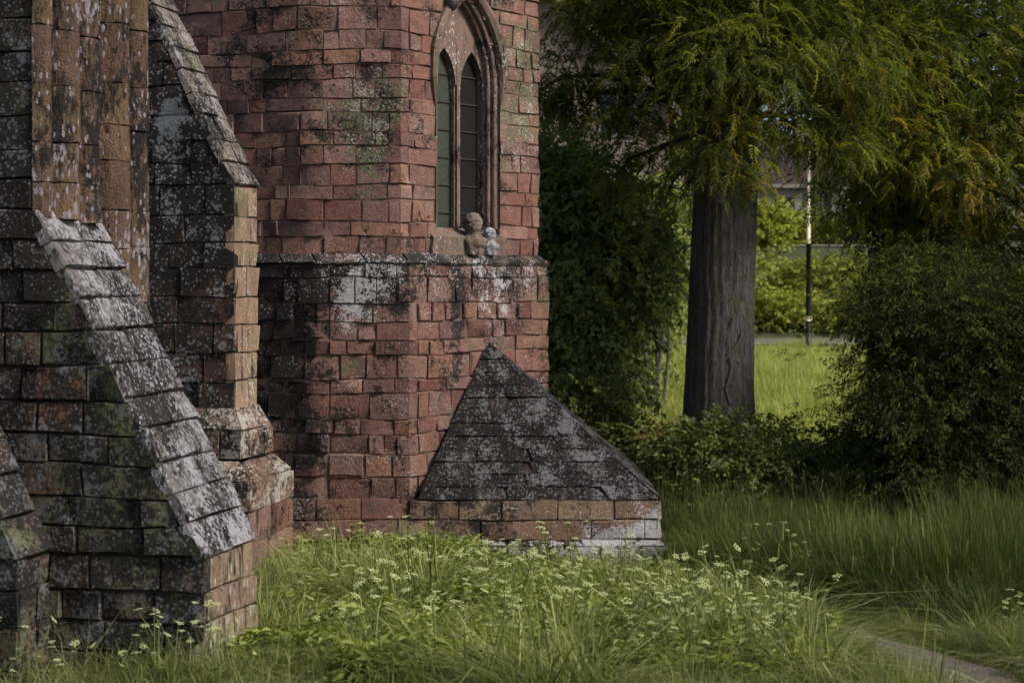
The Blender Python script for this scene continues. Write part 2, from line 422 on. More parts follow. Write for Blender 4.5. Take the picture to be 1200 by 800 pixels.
# sloping ledge between plinth and upper wall
us = cuts(0, low.L, .5, .9, [])
for i, (a, b) in enumerate(zip(low.p, low.p[1:])):
    a2, b2 = upp.p[i], upp.p[i + 1]
    q = Quad((a.x, a.y, .2), (b.x, b.y, .2), (a2.x, a2.y, .33), (b2.x, b2.y, .33))
    n = max(2, int(q.W / .55))
    patch(q, 1, n, M_ledge, plinth, 'ledge_stone', depth=.08, out=.02, lip=.015, nz=2)

# window in the diagonal face
def wp(s, z, n):                                # s along face from window centre, n outwards
    P, N = upp.at(WC + s, z); return Vector((C2u.x, C2u.y, 0)) + Vector((d2.x, d2.y, 0)) * (WC + s - WU) + Vector((n2.x, n2.y, 0)) * n + Vector((0, 0, z))
window = empty('window', wp(0, SILL, 0), church)
def arch_pts(d, n_arc=14):
    hw = (W1 - W0) / 2 - d; h = APX - SPR - d * 1.1; rad = (hw * hw + h * h) / (2 * hw)
    L = [(-hw, z) for z in np.linspace(SILL, SPR, 6)]
    a1 = math.asin(h / rad)
    L += [((rad - hw) - rad * math.cos(a), SPR + rad * math.sin(a)) for a in np.linspace(0, a1, n_arc)[1:]]
    return L + [(-x, z) for x, z in L[::-1][1:]]
prof = [(-.10, .0), (-.10, .05), (-.06, .075), (-.015, .05), (0, .01), (0, -.03), (.02, -.035)]
def roll(cd, cn, r): return [(cd + r * math.cos(a), cn + r * math.sin(a)) for a in np.linspace(math.pi * .75, -math.pi * .25 + .4, 7)]
prof += roll(.04, -.055, .030) + [(.07, -.095)] + roll(.09, -.115, .028) + [(.115, -.145), (.13, -.17), (.135, -.26)]
rows = []
for d, n in prof:
    r_ = []
    for (s, z) in arch_pts(max(0, d) if d >= 0 else 0):
        if d < 0:                                # hood mould: pushed outwards
            k = -d * min(1, max(.0, (z - SPR + .25) / .2)); n_ = n if z > SPR - .25 else -.004
            L = math.hypot(s, max(0, z - SPR) + .0001)
            r_.append(wp(s + (k if s > 0 else -k) * (1 if z <= SPR else min(1, abs(s) / .35)), z + (k * (1 if z > SPR else 0)), n_))
        else: r_.append(wp(s, z, n))
    rows.append(r_)
np_ = len(rows[0]); V = [tuple(v) for r_ in rows for v in r_]
F = [(i * np_ + j, (i + 1) * np_ + j, (i + 1) * np_ + j + 1, i * np_ + j + 1) for i in range(len(rows) - 1) for j in range(np_ - 1)]
centred('window_surround', V, F, M_winst, window, tint=.5, smooth=False)
# plate tracery with two lancet lights
hw = (W1 - W0) / 2 - .13; mul = .05; lw = (hw - mul) / 2; LS, LT = 2.42, 2.86
def ltop(s):
    a = abs(abs(s) - (mul + lw)) / lw
    if a >= 1: return None
    rad = (lw * lw + (LT - LS) ** 2) / (2 * lw); x = a * lw
    return LS + math.sqrt(max(0, rad * rad - (x + rad - lw) ** 2))
cols_ = np.linspace(-hw, hw, 61); plate = []
for a, b in zip(cols_, cols_[1:]):
    m = (a + b) / 2; t0 = ltop(m)
    za, zb = (ltop(a) or LS), (ltop(b) or LS)
    def zt(s):
        q = abs(s); d = .13; h2 = APX - SPR - d * 1.1; r2 = (hw * hw + h2 * h2) / (2 * hw)
        return SPR + math.sqrt(max(0, r2 * r2 - (q + r2 - hw) ** 2)) - .004
    V = [wp(a, za, -.17), wp(b, zb, -.17), wp(b, zt(b), -.17), wp(a, zt(a), -.17), wp(a, za, -.26), wp(b, zb, -.26), wp(b, zt(b), -.26), wp(a, zt(a), -.26)]
    plate.append(([tuple(v) for v in V], [(0, 1, 2, 3), (0, 4, 5, 1)]))
part('tracery', joinvf(plate), M_winst, window, tint=.4)
def sbox(s0, s1, z0, z1, n0, n1):
    V, F = box_vf(s0, s1, n0, n1, z0, z1); return [tuple(wp(v[0], v[2], v[1])) for v in V], F
part('mullion', joinvf([sbox(-mul, mul, SILL, LT + .05, -.255, -.195), sbox(-mul * .55, mul * .55, SILL, LT + .05, -.195, -.162)]), M_winst, window, tint=.6)
M_dkiron = plain('iron', (.02, .018, .018), .7)
for sg, g in ((-1, M_glass), (1, M_glassb)):
    s0, s1 = sorted((sg * mul, sg * hw))
    part('pane', sbox(s0 - .02, s1 + .02, SILL, LT + .1, -.29, -.262), g, window)
    for k_ in range(6): part('saddle_bar', sbox(s0, s1, SILL + .18 + k_ * .34, SILL + .195 + k_ * .34, -.258, -.243), M_dkiron, window)
part('window_sill', joinvf([([tuple(wp(s, z, n)) for s in (-hw - .22, hw + .22) for (z, n) in ((SILL - .34, .03), (SILL - .12, .05), (SILL, -.20), (SILL - .34, -.30))], [(0, 1, 5, 4), (1, 2, 6, 5), (2, 3, 7, 6), (0, 3, 2, 1), (4, 5, 6, 7)])]), M_winst, window, tint=.3)
def lump(rings, k=12, jit=.0, seed=1):
    rr = random.Random(seed); V = []; F = []
    for (x, y, z, rx, ry) in rings:
        for j in range(k):
            a = 2 * math.pi * j / k; q = 1 + rr.uniform(-jit, jit); V.append((x + rx * q * math.cos(a), y + ry * q * math.sin(a), z))
    for i in range(len(rings) - 1):
        for j in range(k): F.append((i * k + j, i * k + (j + 1) % k, (i + 1) * k + (j + 1) % k, (i + 1) * k + j))
    F += [tuple(range(k))[::-1], tuple(range((len(rings) - 1) * k, len(rings) * k))]
    return V, F
def figure(s, z, sc, seed, n=.07):
    c = wp(s, z, n); rr = random.Random(seed); V = []; F = []; k, m = 26, 34
    ang0 = math.atan2(-.95, -.2)
    for i in range(m):
        zz = .52 * i / (m - 1); f = zz / .52
        body = .145 - .02 * math.cos(f * 9) if zz < .20 else .145 - (zz - .20) * 1.1 if zz < .25 else .092
        hd = math.sqrt(max(0, 1 - ((zz - .385) / .135) ** 2)) * .118
        r0 = max(body if zz < .27 else 0, hd, .004)
        for j_ in range(k):
            a = 2 * math.pi * j_ / k; da = (a - ang0 + math.pi) % (2 * math.pi) - math.pi; q = r0
            if zz < .22: q += .014 * math.sin(7 * a + zz * 20) + .03 * math.exp(-((abs(da) - 1.25) / .35) ** 2) * (zz > .1)
            else:
                q += .035 * math.exp(-(da / .22) ** 2 - ((zz - .365) / .03) ** 2)
                q -= .028 * math.exp(-((abs(da) - .5) / .2) ** 2 - ((zz - .395) / .02) ** 2)
                q += .016 * math.exp(-((abs(da) - .45) / .4) ** 2 - ((zz - .425) / .015) ** 2) + .02 * math.exp(-(da / .5) ** 2 - ((zz - .30) / .025) ** 2)
                q -= .014 * math.exp(-(da / .35) ** 2 - ((zz - .325) / .010) ** 2)
                if abs(da) > 1.2: q += .012 * math.sin(9 * a + zz * 60)
            q += rr.uniform(-.006, .006); V.append((c.x + sc * q * math.cos(a), c.y + sc * q * .85 * math.sin(a), c.z + sc * zz))
    for i in range(m - 1):
        for j_ in range(k): F.append((i * k + j_, i * k + (j_ + 1) % k, (i + 1) * k + (j_ + 1) % k, (i + 1) * k + j_))
    F += [tuple(range(k))[::-1], tuple(range((m - 1) * k, m * k))]
    return V, F
fg = part('carved_figure', figure(.02, .33, 1.0, 3, .05), M_carve, window, tint=.6, smooth=True); fg['label'] = 'weathered carved bust at the window foot'
fg = part('carved_figure', figure(.34, .33, .66, 5, .05), stone_mat('pale_lichen_carving', [(.26, .26, .28), (.28, .28, .30)], .42, .5, .0), window, tint=.6, smooth=True); fg['label'] = 'small pale lichened carving beside the bust'
c = wp(-.36, 3.28, .06); V, F = lump([(0, 0, 0, .03, .03), (0, 0, .07, .09, .08), (0, 0, .16, .11, .1), (0, 0, .26, .08, .08), (0, 0, .30, .02, .02)], 12, .18, 9)
part('carved_boss', ([(c.x + v[0], c.y + v[1], c.z + v[2]) for v in V], F), stone_mat('dark_boss', [(.1, .08, .08), (.1, .08, .08)], .5, .3, 0), window, tint=.5, smooth=True)

# corner broach: square base carrying a stone half pyramid against the diagonal face
AP = Vector((-.294, 19.972, -.736)); BX, BY, BZ = 1.736, 18.85, -2.53
Lp, Rp, Rb, Lb = Vector((-1.10, BY, BZ)), Vector((BX, BY, BZ)), Vector((BX, 22.0, BZ)), Vector((0.2, 22.0, BZ))
bro = empty('corner_broach', (.4, 19.6, -3.4), church)
e_ = .05; AP2 = AP - Vector((0, 0, e_ * 1.2))
corev = [Lp + Vector((e_, e_, 0)), Rp + Vector((-e_, e_, 0)), Rb + Vector((-e_, -e_, 0)), Lb, AP2]
part('broach_core', ([tuple(v) for v in corev], [(0, 1, 4), (1, 2, 4), (2, 3, 4), (0, 3, 2, 1)]), M_mortd, bro)
def tri_patch(bl, br, ap, rows, wdt, mat, nm):
    tl = ap.lerp(bl, .03); tr = ap.lerp(br, .03)
    q = Quad(bl, br, tl, tr); vs = courses(0, q.L, q.L / rows, .10)
    for k, (a, b) in enumerate(zip(vs, vs[1:])):
        wr = q.W * (1 - a / q.L); n = max(1, round(wr / wdt)); off = random.uniform(-.3, .3) if n > 2 else 0
        f = [0.0] + [(i + off + random.uniform(-.15, .15)) / n for i in range(1, n)] + [1.0]
        for x0, x1 in zip(f, f[1:]):
            stone(q, x0 * q.W, x1 * q.W, x0 * q.W, x1 * q.W, a, b, nm, mat, bro, tint=(random.uniform(0, .4) if k else random.uniform(.3, .8)), lip=.003, depth=.07, rough=.013, ch=(.0005, .002), gap=.0003)
tri_patch(Lp, Rp, AP, 12, .62, M_roof, 'roof_slab')
tri_patch(Rp, Rb, AP, 12, .62, M_roof, 'roof_slab')
bpath = Path([(-2.7, BY), (BX, BY), (BX, 22.0)])
part('base_core', prism_vf([(-2.6, BY + .04), (BX - .04, BY + .04), (BX - .04, 22.0), (-2.6, 22.0)], -3.7, BZ - .02), M_mort, bro)
def bmat(x0, x1, a, b): return M_plinth if x1 < 1.5 else M_base
wall(bpath, [-3.0, -2.77, BZ], bmat, bro, (.35, .75), name='base_stone', rough=.010)
fpath = Path([(-.6, BY - .07), (BX + .06, BY - .07), (BX + .06, 22.1)])
wall(fpath, [-3.6, -3.3, -3.06], M_foot, bro, (.35, .6), name='base_stone', rough=.014, ch=(.012, .03), depth=.14)
q = Quad((-.6, BY - .07, -3.06), (BX + .06, BY - .07, -3.06), (-.6, BY, -2.995), (BX, BY, -2.995)); patch(q, 1, 5, M_foot, bro, 'base_stone', depth=.06)

# ---- buttresses
E = Vector((math.sin(R(13.6)), math.cos(R(13.6)))); D = Vector((E.y, -E.x))      # E away from camera, D towards the nose (right)
def buttress(N0, wd, znose, zb, tl, rise, run, mats, zcourse, ccourse, name, ztop=3.6, endwid=(.25, .5), cope_n=lambda k: 2, lab=None):
    side, end, cope, mort = mats
    k = rise / run; P0 = N0 - D * tl
    b = empty(name, (N0.x - D.x * .5 + E.x * wd / 2, N0.y + E.y * wd / 2, zb), church)
    if lab: b['label'] = lab
    def lift(p, z): return (p.x, p.y, z)
    ins = .03; n0 = N0 + E * ins - D * ins; f0 = N0 + E * (wd - ins) - D * ins; tt = min(tl, (ztop - znose) / k); zt = znose + tt * k
    sl = [n0, f0]; a = N0 - D * tl + E * ins; c = N0 - D * tl + E * (wd - ins)
    t0 = N0 - D * tt + E * ins; t1 = N0 - D * tt + E * (wd - ins)
    V = [lift(n0, zb), lift(f0, zb), lift(c, zb), lift(a, zb), lift(n0, znose - .05), lift(f0, znose - .05), lift(t1, zt - .05), lift(t0, zt - .05), lift(c, zt - .05), lift(a, zt - .05)]
    F = [(0, 1, 5, 4), (4, 5, 6, 7), (7, 6, 8, 9), (3, 0, 4, 7, 9), (1, 2, 8, 6, 5), (3, 2, 1, 0), (2, 3, 9, 8)]
    part('core', (V, F), mort, b)
    path = Path([P0, N0, N0 + E * wd, N0 + E * wd - D * .7])
    brk = path.u[1]
    zlow = courses(zb, znose, zcourse)
    wall(Path([P0, N0]), zlow, side, b, endwid, rough=.014, ch=(.005, .02))
    wall(Path([N0, N0 + E * wd, N0 + E * wd - D * .7]), zlow, end, b, (.26, .45), rough=.014, ch=(.006, .022))
    spath = Path([P0, N0])
    zup = courses(znose, zt, zcourse)
    wall(spath, zup, side, b, endwid, umax=lambda z: min(tl, tl - (z - znose) / k), rough=.014, ch=(.005, .018), out=.012)
    ov = .014
    bl, br = N0 - E * ov, N0 + E * (wd + .02); up0 = N0 - D * tt - E * ov; up1 = N0 - D * tt + E * (wd + .02)
    q = Quad(lift(bl, znose), lift(br, znose), lift(up0, zt), lift(up1, zt))
    patch(q, q.L / ccourse, cope_n, cope, b, 'coping_stone', lip=.012, depth=.06, out=.012, rough=.010, ch=(.006, .018), gap=.005)
    return b
A0 = Vector((-1.895, 10.0)); B0 = Vector((-2.908, 17.0)); Z0 = Vector((-2.86, 9.4))
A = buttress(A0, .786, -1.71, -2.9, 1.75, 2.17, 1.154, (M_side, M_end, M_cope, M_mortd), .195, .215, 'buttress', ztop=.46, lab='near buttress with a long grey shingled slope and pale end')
# the pier rises above the slope of the near buttress: side wall and moulded end
def pl(t, wv): return A0 - D * t + E * wv
tz = 1.154
side_up = Path([pl(1.9, .015), pl(tz + .03, .015)])
pier = empty('shafted_pier', (pl(1.5, .7).x, pl(1.5, .7).y, -2.9), church); pier['label'] = 'brown pier of vertical roll mouldings streaked with lichen'
part('core', prism_vf([pl(2.2, .05), pl(tz + .10, .05), pl(tz + .10, 1.40), pl(2.2, 1.40)], -2.9, 5.0), M_mortd, pier)
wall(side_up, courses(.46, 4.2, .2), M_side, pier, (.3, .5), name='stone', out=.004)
mp = [pl(tz + .03, .0)]
def arc(w0, w1, bul, n=7):
    return [pl(tz - bul * math.sin(math.pi * i / n), w0 + (w1 - w0) * (1 - math.cos(math.pi * i / n)) / 2) for i in range(n + 1)]
for (w0, w1, bul, hol) in ((.02, .14, .06, .06), (.18, .41, .13, .09), (.46, .70, .13, .12), (.83, 1.10, .15, .12), (1.20, 1.42, .12, .0)):
    mp += arc(w0, w1, bul); mp.append(pl(tz + hol + .03, w1 + .015))
mp[-1] = pl(tz + .02, 1.44); mp.append(pl(tz + .9, 1.44))
mpath = Path(mp)
groups = [0.0]
for i, p_ in enumerate(mp):
    if i in (9, 18, 27, 36): groups.append(mpath.u[i])
groups.append(mpath.L)
PZ = (courses(.40, 4.3, .30, .25), courses(-2.4, 4.3, .32, .25))
for gi, (u0, u1) in enumerate(zip(groups, groups[1:])):
    vz = PZ[gi >= 3]
    for a, b in zip(vz, vz[1:]):
        stone(mpath, u0, u1, u0, u1, a, b, 'shaft_stone', M_pier, pier, gap=.004, rough=.004, ch=(.003, .006), depth=.05, nz=3)
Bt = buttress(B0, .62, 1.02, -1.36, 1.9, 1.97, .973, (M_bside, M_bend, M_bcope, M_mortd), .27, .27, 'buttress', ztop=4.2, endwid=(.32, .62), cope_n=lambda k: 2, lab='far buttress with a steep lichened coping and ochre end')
# stepped foot of the far buttress
def ring(o): return [B0 - D * 1.9 - E * o, B0 + D * o - E * o, B0 + D * o + E * (.62 + o), B0 - D * 1.5 + E * (.62 + o)]
for (oi, oo, ztp, zch, zbt) in ((.0, .12, -1.32, -1.55, -1.86), (.12, .29, -1.86, -2.06, -3.5)):
    ri, ro = ring(oi), ring(oo)
    part('core', prism_vf([ro[0] + D * .05 + E * .04, ro[1] - D * .04 + E * .04, ro[2] - D * .04 - E * .04, ro[3] - E * .04], zbt, zch - .02), M_mortd, Bt)
    for i in range(3):
        q = Quad((ro[i].x, ro[i].y, zch), (ro[i + 1].x, ro[i + 1].y, zch), (ri[i].x, ri[i].y, ztp), (ri[i + 1].x, ri[i + 1].y, ztp))
        patch(q, 1, max(1, round(q.W / .5)), M_foot2, Bt, 'step_stone', rough=.014, ch=(.01, .03), depth=.09)
    wall(Path(ro), courses(zbt, zch, .27 if zbt < -3 else .31), M_foot2 if zbt > -3 else (lambda x0, x1, a, b: M_foot2 if (x1 > 1.9 and a > -2.5) else M_plinth), Bt, (.35, .6), name='stone', rough=.013)
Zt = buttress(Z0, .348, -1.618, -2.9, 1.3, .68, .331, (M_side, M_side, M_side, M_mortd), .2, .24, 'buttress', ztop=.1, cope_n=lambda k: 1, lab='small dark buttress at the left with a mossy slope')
# wall linking pier and far buttress
wl_ = Path([pl(3.4, 1.2), pl(3.4, 5.8)])
part('link_wall', shell(wl_, -3.5, 5, .03), M_mortd)
for o in [x for x in church.children if x.name.startswith('link_wall')]:
    wall(wl_, courses(-3.4, 4.2, .26), M_bside, o, (.35, .6))

# ---- turn stones into objects: the 300 that show largest are parts, the rest one joined part
STONES.sort(key=lambda s: -s[6])
keep, rest = [], []; cnt = {}
for s in STONES:
    n_ = cnt.get(s[0], 0)
    if s[6] > 12 and n_ < 300: cnt[s[0]] = n_ + 1; keep.append(s)
    else: rest.append(s)
for (nm, V, F, tn, mat, par, ar) in keep: centred(nm, V, F, mat, par, tint=tn, smooth=True).data.set_sharp_from_angle(angle=R(34))
Vr, Fr, Tr, Mi, mats = [], [], [], [], []
for (nm, V, F, tn, mat, par, ar) in rest:
    o = len(Vr); Vr += V.tolist(); Fr += [tuple(i + o for i in f) for f in F]; Tr += [tn] * len(V)
    if mat not in mats: mats.append(mat)
    Mi += [mats.index(mat)] * len(F)
if Vr:
    me = mesh_np('small_stones', Vr, Fr, tint=np.array(Tr), smooth=True)
    o = link('small_stones', me, mats, church, (0, 0, 0)); o['kind'] = 'stuff'
    me.polygons.foreach_set('material_index', np.array(Mi, np.int32)); me.set_sharp_from_angle(angle=R(34))
print('stones', len(keep), len(rest), cnt)

# ------------------------------------------------------------------ ground, path, road
def gz(x, y):
    x = np.asarray(x, float); y = np.asarray(y, float)
    z = -1.6 - .0975 * np.clip(y, -5, 19)
    z = z - .012 * np.clip(y - 19, 0, 12)
    z = z + .55 * np.exp(-((y - 46) / 13) ** 2)
    bank = np.clip((y - 84) / 30, 0, 1); z = z + (bank * bank * (3 - 2 * bank)) * 6.0 + np.clip(y - 118, 0, 60) * .05
    z = z + .05 * np.sin(x * 1.3 + y * .7) * np.cos(y * .9 - x * .4) * np.clip((y - 4) / 6, 0, 1)
    return z
PATHC = [(3.05, 5.0), (3.0, 8.0), (2.95, 10.0), (2.95, 11.4), (2.88, 12.6), (2.7, 13.8), (2.35, 15.2), (1.95, 16.8)]
PW = [.44, .42, .40, .36, .24, .16, .12, .1]
PA = np.array(PATHC)
def pathdist(x, y):
    d = np.full(np.shape(x), 9.0)
    for (a, b, w0) in zip(PA[:-1], PA[1:], PW):
        ab = b - a; t_ = np.clip(((x - a[0]) * ab[0] + (y - a[1]) * ab[1]) / (ab @ ab), 0, 1)
        d = np.minimum(d, np.hypot(x - a[0] - t_ * ab[0], y - a[1] - t_ * ab[1]) - w0)
    return d
t = NT('meadow_soil'); p = t.pos()
col = t.ramp(t.noise(p, 1.2, 6), [(.022, .026, .010), (.045, .055, .018), (.06, .07, .025)])
M_ground = t.pbr(t.mix(t.step(t.noise(p, 9, 4), .5, .7), col, (.035, .028, .018)), .95, t.bump(t.noise(p, 12, 5), .05))
ys = np.concatenate([np.linspace(-20, 30, 90), np.linspace(31, 130, 80), np.linspace(140, 900, 20)])
xs = np.concatenate([np.linspace(-500, -30, 12), np.linspace(-28, 40, 110), np.linspace(45, 500, 12)])
X, Yg = np.meshgrid(xs, ys); Z = gz(X, Yg)
nx_, ny_ = len(xs), len(ys); idx = np.arange(nx_ * ny_).reshape(ny_, nx_)
qs = np.stack([idx[:-1, :-1], idx[:-1, 1:], idx[1:, 1:], idx[1:, :-1]], -1).reshape(-1, 4)
tag(link('ground', mesh_np('ground', np.stack([X, Yg, Z], -1).reshape(-1, 3), quads=qs, smooth=True), M_ground), kind='structure')
def strip(name, ctr, wid, lift, mat, n=120):
    C = np.array(ctr, float); s = np.concatenate([[0], np.cumsum(np.hypot(*np.diff(C, axis=0).T))]); q = np.linspace(0, s[-1], n)
    cx, cy = np.interp(q, s, C[:, 0]), np.interp(q, s, C[:, 1]); ww = np.interp(q, s, wid)
    tx, ty = np.gradient(cx), np.gradient(cy); L = np.hypot(tx, ty); nx, ny = ty / L, -tx / L
    V = []
    for f in (-1, -.5, 0, .5, 1):
        jx = ww * f * (1 + (.12 * np.sin(q * 5 + f * 3) if abs(f) == 1 else 0)); x, y = cx + nx * jx, cy + ny * jx
        V.append(np.stack([x, y, gz(x, y) + lift - .02 * (abs(f) == 1)], -1))
    V = np.stack(V, 1).reshape(-1, 3); F = [(i * 5 + j, i * 5 + j + 1, (i + 1) * 5 + j + 1, (i + 1) * 5 + j) for i in range(n - 1) for j in range(4)]
    return tag(link(name, mesh_np(name, V, F, smooth=True), mat), kind='structure')
t = NT('trodden_path'); p = t.pos()
col = t.ramp(t.noise(p, 5, 6), [(.08, .064, .058), (.16, .125, .115), (.22, .175, .165)])
M_path = t.pbr(t.mix(t.step(t.vor(p, 22), .25, .1), col, (.16, .15, .14)), .95, t.bump(t.noise(p, 18, 6), .12))
strip('footpath', PATHC, PW, .03, M_path)
M_road = plain('asphalt', (.055, .058, .05), .9, .2, 3, .0)
M_kerb = plain('pale_kerb', (.10, .105, .075), .9, .4, 2)
M_lawn = plain('lawn', (.085, .12, .028), .95, .3, .6)
strip('verge', [(-40, 76.0), (90, 76.0)], [2.6, 2.6], .05, M_lawn, 60)
strip('road', [(-40, 83.0), (90, 83.0)], [3.2, 3.2], .06, M_road, 60)
strip('pavement', [(-40, 87.6), (90, 87.6)], [1.0, 1.0], .16, M_kerb, 60)
strip('pavement', [(-40, 79.0), (90, 79.0)], [.5, .5], .14, M_kerb, 60)

# ------------------------------------------------------------------ foliage
def quad_leaf(L, W, fold=.25):
    """leaf along +y with a fold: 4 verts 2 tris"""
    return np.array([(0, 0, 0), (W / 2, L * .45, fold * W), (0, L, -.1 * L), (-W / 2, L * .45, fold * W)]), np.array([(0, 1, 2), (0, 2, 3)])
def rotm(rx, ry, rz): return np.array(Euler((rx, ry, rz)).to_matrix())
def spray_broad(n, size, L, W, seed):
    r_ = np.random.default_rng(seed); V = []; T = []; o = 0
    lv, lf = quad_leaf(L, W)
    for i in range(n):
        f = (i + .5) / n; base = np.array([r_.normal(0, .12) * size, f * size, -.25 * size * f * f + r_.normal(0, .06) * size])
        m = rotm(r_.normal(-.3, .5), r_.normal(0, .6), r_.uniform(-1.4, 1.4)); s = r_.uniform(.7, 1.25)
        V.append(lv @ m.T * s + base); T.append(lf + o); o += 4
    return np.concatenate(V), np.concatenate(T)
def spray_feather(n, size, L, W, seed):
    r_ = np.random.default_rng(seed); V = []; T = []; o = 0
    lv, lf = quad_leaf(L, W)
    for i in range(n):
        f = (i // 2 + .5) / (n / 2); sd = -1 if i % 2 else 1
        base = np.array([.02 * math.sin(f * 5) * size, f * size, -.45 * size * f * f])
        m = rotm(-.8 * f + r_.normal(0, .15), r_.normal(0, .25), sd * -(r_.uniform(.6, 1.15))); s = (1.1 - .6 * f) * r_.uniform(.8, 1.2)
        V.append(lv @ m.T * s + base); T.append(lf + o); o += 4
    return np.concatenate(V), np.concatenate(T)
FEATH = [spray_feather(22, .36, .095, .024, i) for i in range(4)]
BROAD = [spray_broad(11, .30, .105, .062, 10 + i) for i in range(4)]
SMALL = [spray_broad(14, .26, .075, .038, 20 + i) for i in range(4)]
YEW = [spray_broad(22, .24, .055, .016, 30 + i) for i in range(4)]
BIG = [spray_broad(10, .9, .42, .26, 40 + i) for i in range(3)]
def frames(dirs, roll):
    y = dirs / np.linalg.norm(dirs, axis=1, keepdims=True)
    up = np.tile(np.array([0, 0, 1.0]), (len(y), 1)); up[np.abs(y[:, 2]) > .95] = (1, 0, 0)
    x = np.cross(y, up); x /= np.linalg.norm(x, axis=1, keepdims=True); z = np.cross(x, y)
    c, s = np.cos(roll)[:, None], np.sin(roll)[:, None]
    x2, z2 = x * c + z * s, -x * s + z * c
    return np.stack([x2, y, z2], 2)
def foliage(blobs, n_clump, per, tmpl, sc=(.8, 1.25), spread=.32, droop=.25, tints=(.15, .65), warm=(), rng=None, flat=.55, fill=1.9):
    """blobs: (x, y, z, rx, ry, rz). sprays gathered in flattened clumps near the blob surfaces"""
    rng = rng or RNG; B = np.array(blobs, float); vol = (B[:, 3] * B[:, 4] * B[:, 5]) ** .7; pr = vol / vol.sum()
    k = rng.choice(len(B), n_clump, p=pr); d = rng.normal(size=(n_clump, 3)); d /= np.linalg.norm(d, axis=1, keepdims=True)
    r_ = rng.random(n_clump) ** (1 / fill); cc = B[k, :3] + d * r_[:, None] * B[k, 3:6]; ct = rng.uniform(*tints, n_clump)
    cs = rng.uniform(.6, 1.4, n_clump)
    ci = np.repeat(np.arange(n_clump), per); N = len(ci)
    off = rng.normal(size=(N, 3)) * np.array([1, 1, flat]) * spread * cs[ci][:, None]
    pos = cc[ci] + off; pos[:, 2] -= droop * (off[:, 0] ** 2 + off[:, 1] ** 2)
    dirs = off * np.array([1, 1, .5]) + d[ci] * .2 + rng.normal(size=(N, 3)) * .18 + np.array([0, 0, -droop * .6])
    M = frames(dirs, rng.normal(0, .6, N)); S = rng.uniform(sc[0], sc[1], N)
    tn = np.clip(ct[ci] + rng.normal(0, .08, N), 0, .8)
    for (x, y, z, rr, p_) in warm:
        near = ((pos - np.array([x, y, z])) ** 2 / (rr * np.array([1, 1.6, 1])) ** 2).sum(1) < 1
        m = near & (rng.random(N) < p_); tn[m] = rng.uniform(.86, 1.0, m.sum())
    Vs, Ts, Tn = [], [], []; o = 0; pick = rng.integers(0, len(tmpl), N)
    for ti, (tv, tf) in enumerate(tmpl):
        s = np.where(pick == ti)[0]
        if not len(s): continue
        V = np.einsum('nij,vj->nvi', M[s], tv) * S[s][:, None, None] + pos[s][:, None, :]
        F = tf[None] + (np.arange(len(s)) * len(tv))[:, None, None] + o
        Vs.append(V.reshape(-1, 3)); Ts.append(F.reshape(-1, 3)); Tn.append(np.repeat(tn[s], len(tv))); o += len(s) * len(tv)
    return np.concatenate(Vs), np.concatenate(Ts), np.concatenate(Tn)
def crown_part(name, blobs, mat, parent, loc, **kw):
    V, T, tn = foliage(blobs, **kw); L = np.array(tuple(loc))
    return link(name, mesh_np(name, V - L, tris=T, tint=tn), mat, parent, tuple(loc))

WARM = (.26, .13, .028)
M_cyp = leaf_mat('feathery_leaf', [(.030, .042, .010, 0), (.095, .115, .020, .35), (.18, .195, .030, .65), (.24, .24, .045, .8), (.24, .20, .04, .88), (.24, .155, .038, 1)], .45, .6, spec=.15)
M_dark = leaf_mat('dark_evergreen_leaf', [(.010, .018, .009, 0), (.020, .034, .015, .4), (.035, .052, .018, .8), (.12, .09, .03, 1)], .15, .5)
M_yew = leaf_mat('yew_leaf', [(.018, .024, .009, 0), (.052, .066, .018, .4), (.11, .13, .030, .8), (.12, .09, .03, 1)], .25, .7, spec=.08)
M_shrub = leaf_mat('shrub_leaf', [(.060, .080, .034, 0), (.15, .185, .072, .4), (.23, .27, .10, .65), (.26, .30, .08, .82), (.34, .38, .08, 1)], .42, .5)
M_bush = leaf_mat('bramble_leaf', [(.034, .046, .013, 0), (.10, .125, .030, .4), (.19, .21, .050, .8), (.22, .12, .03, .9), (.25, .11, .03, 1)], .28, .6)
M_far = leaf_mat('distant_leaf', [(.03, .042, .012, 0), (.11, .135, .026, .4), (.27, .29, .045, .75), (.30, .33, .05, .85), (.40, .42, .06, 1)], .3, .6)

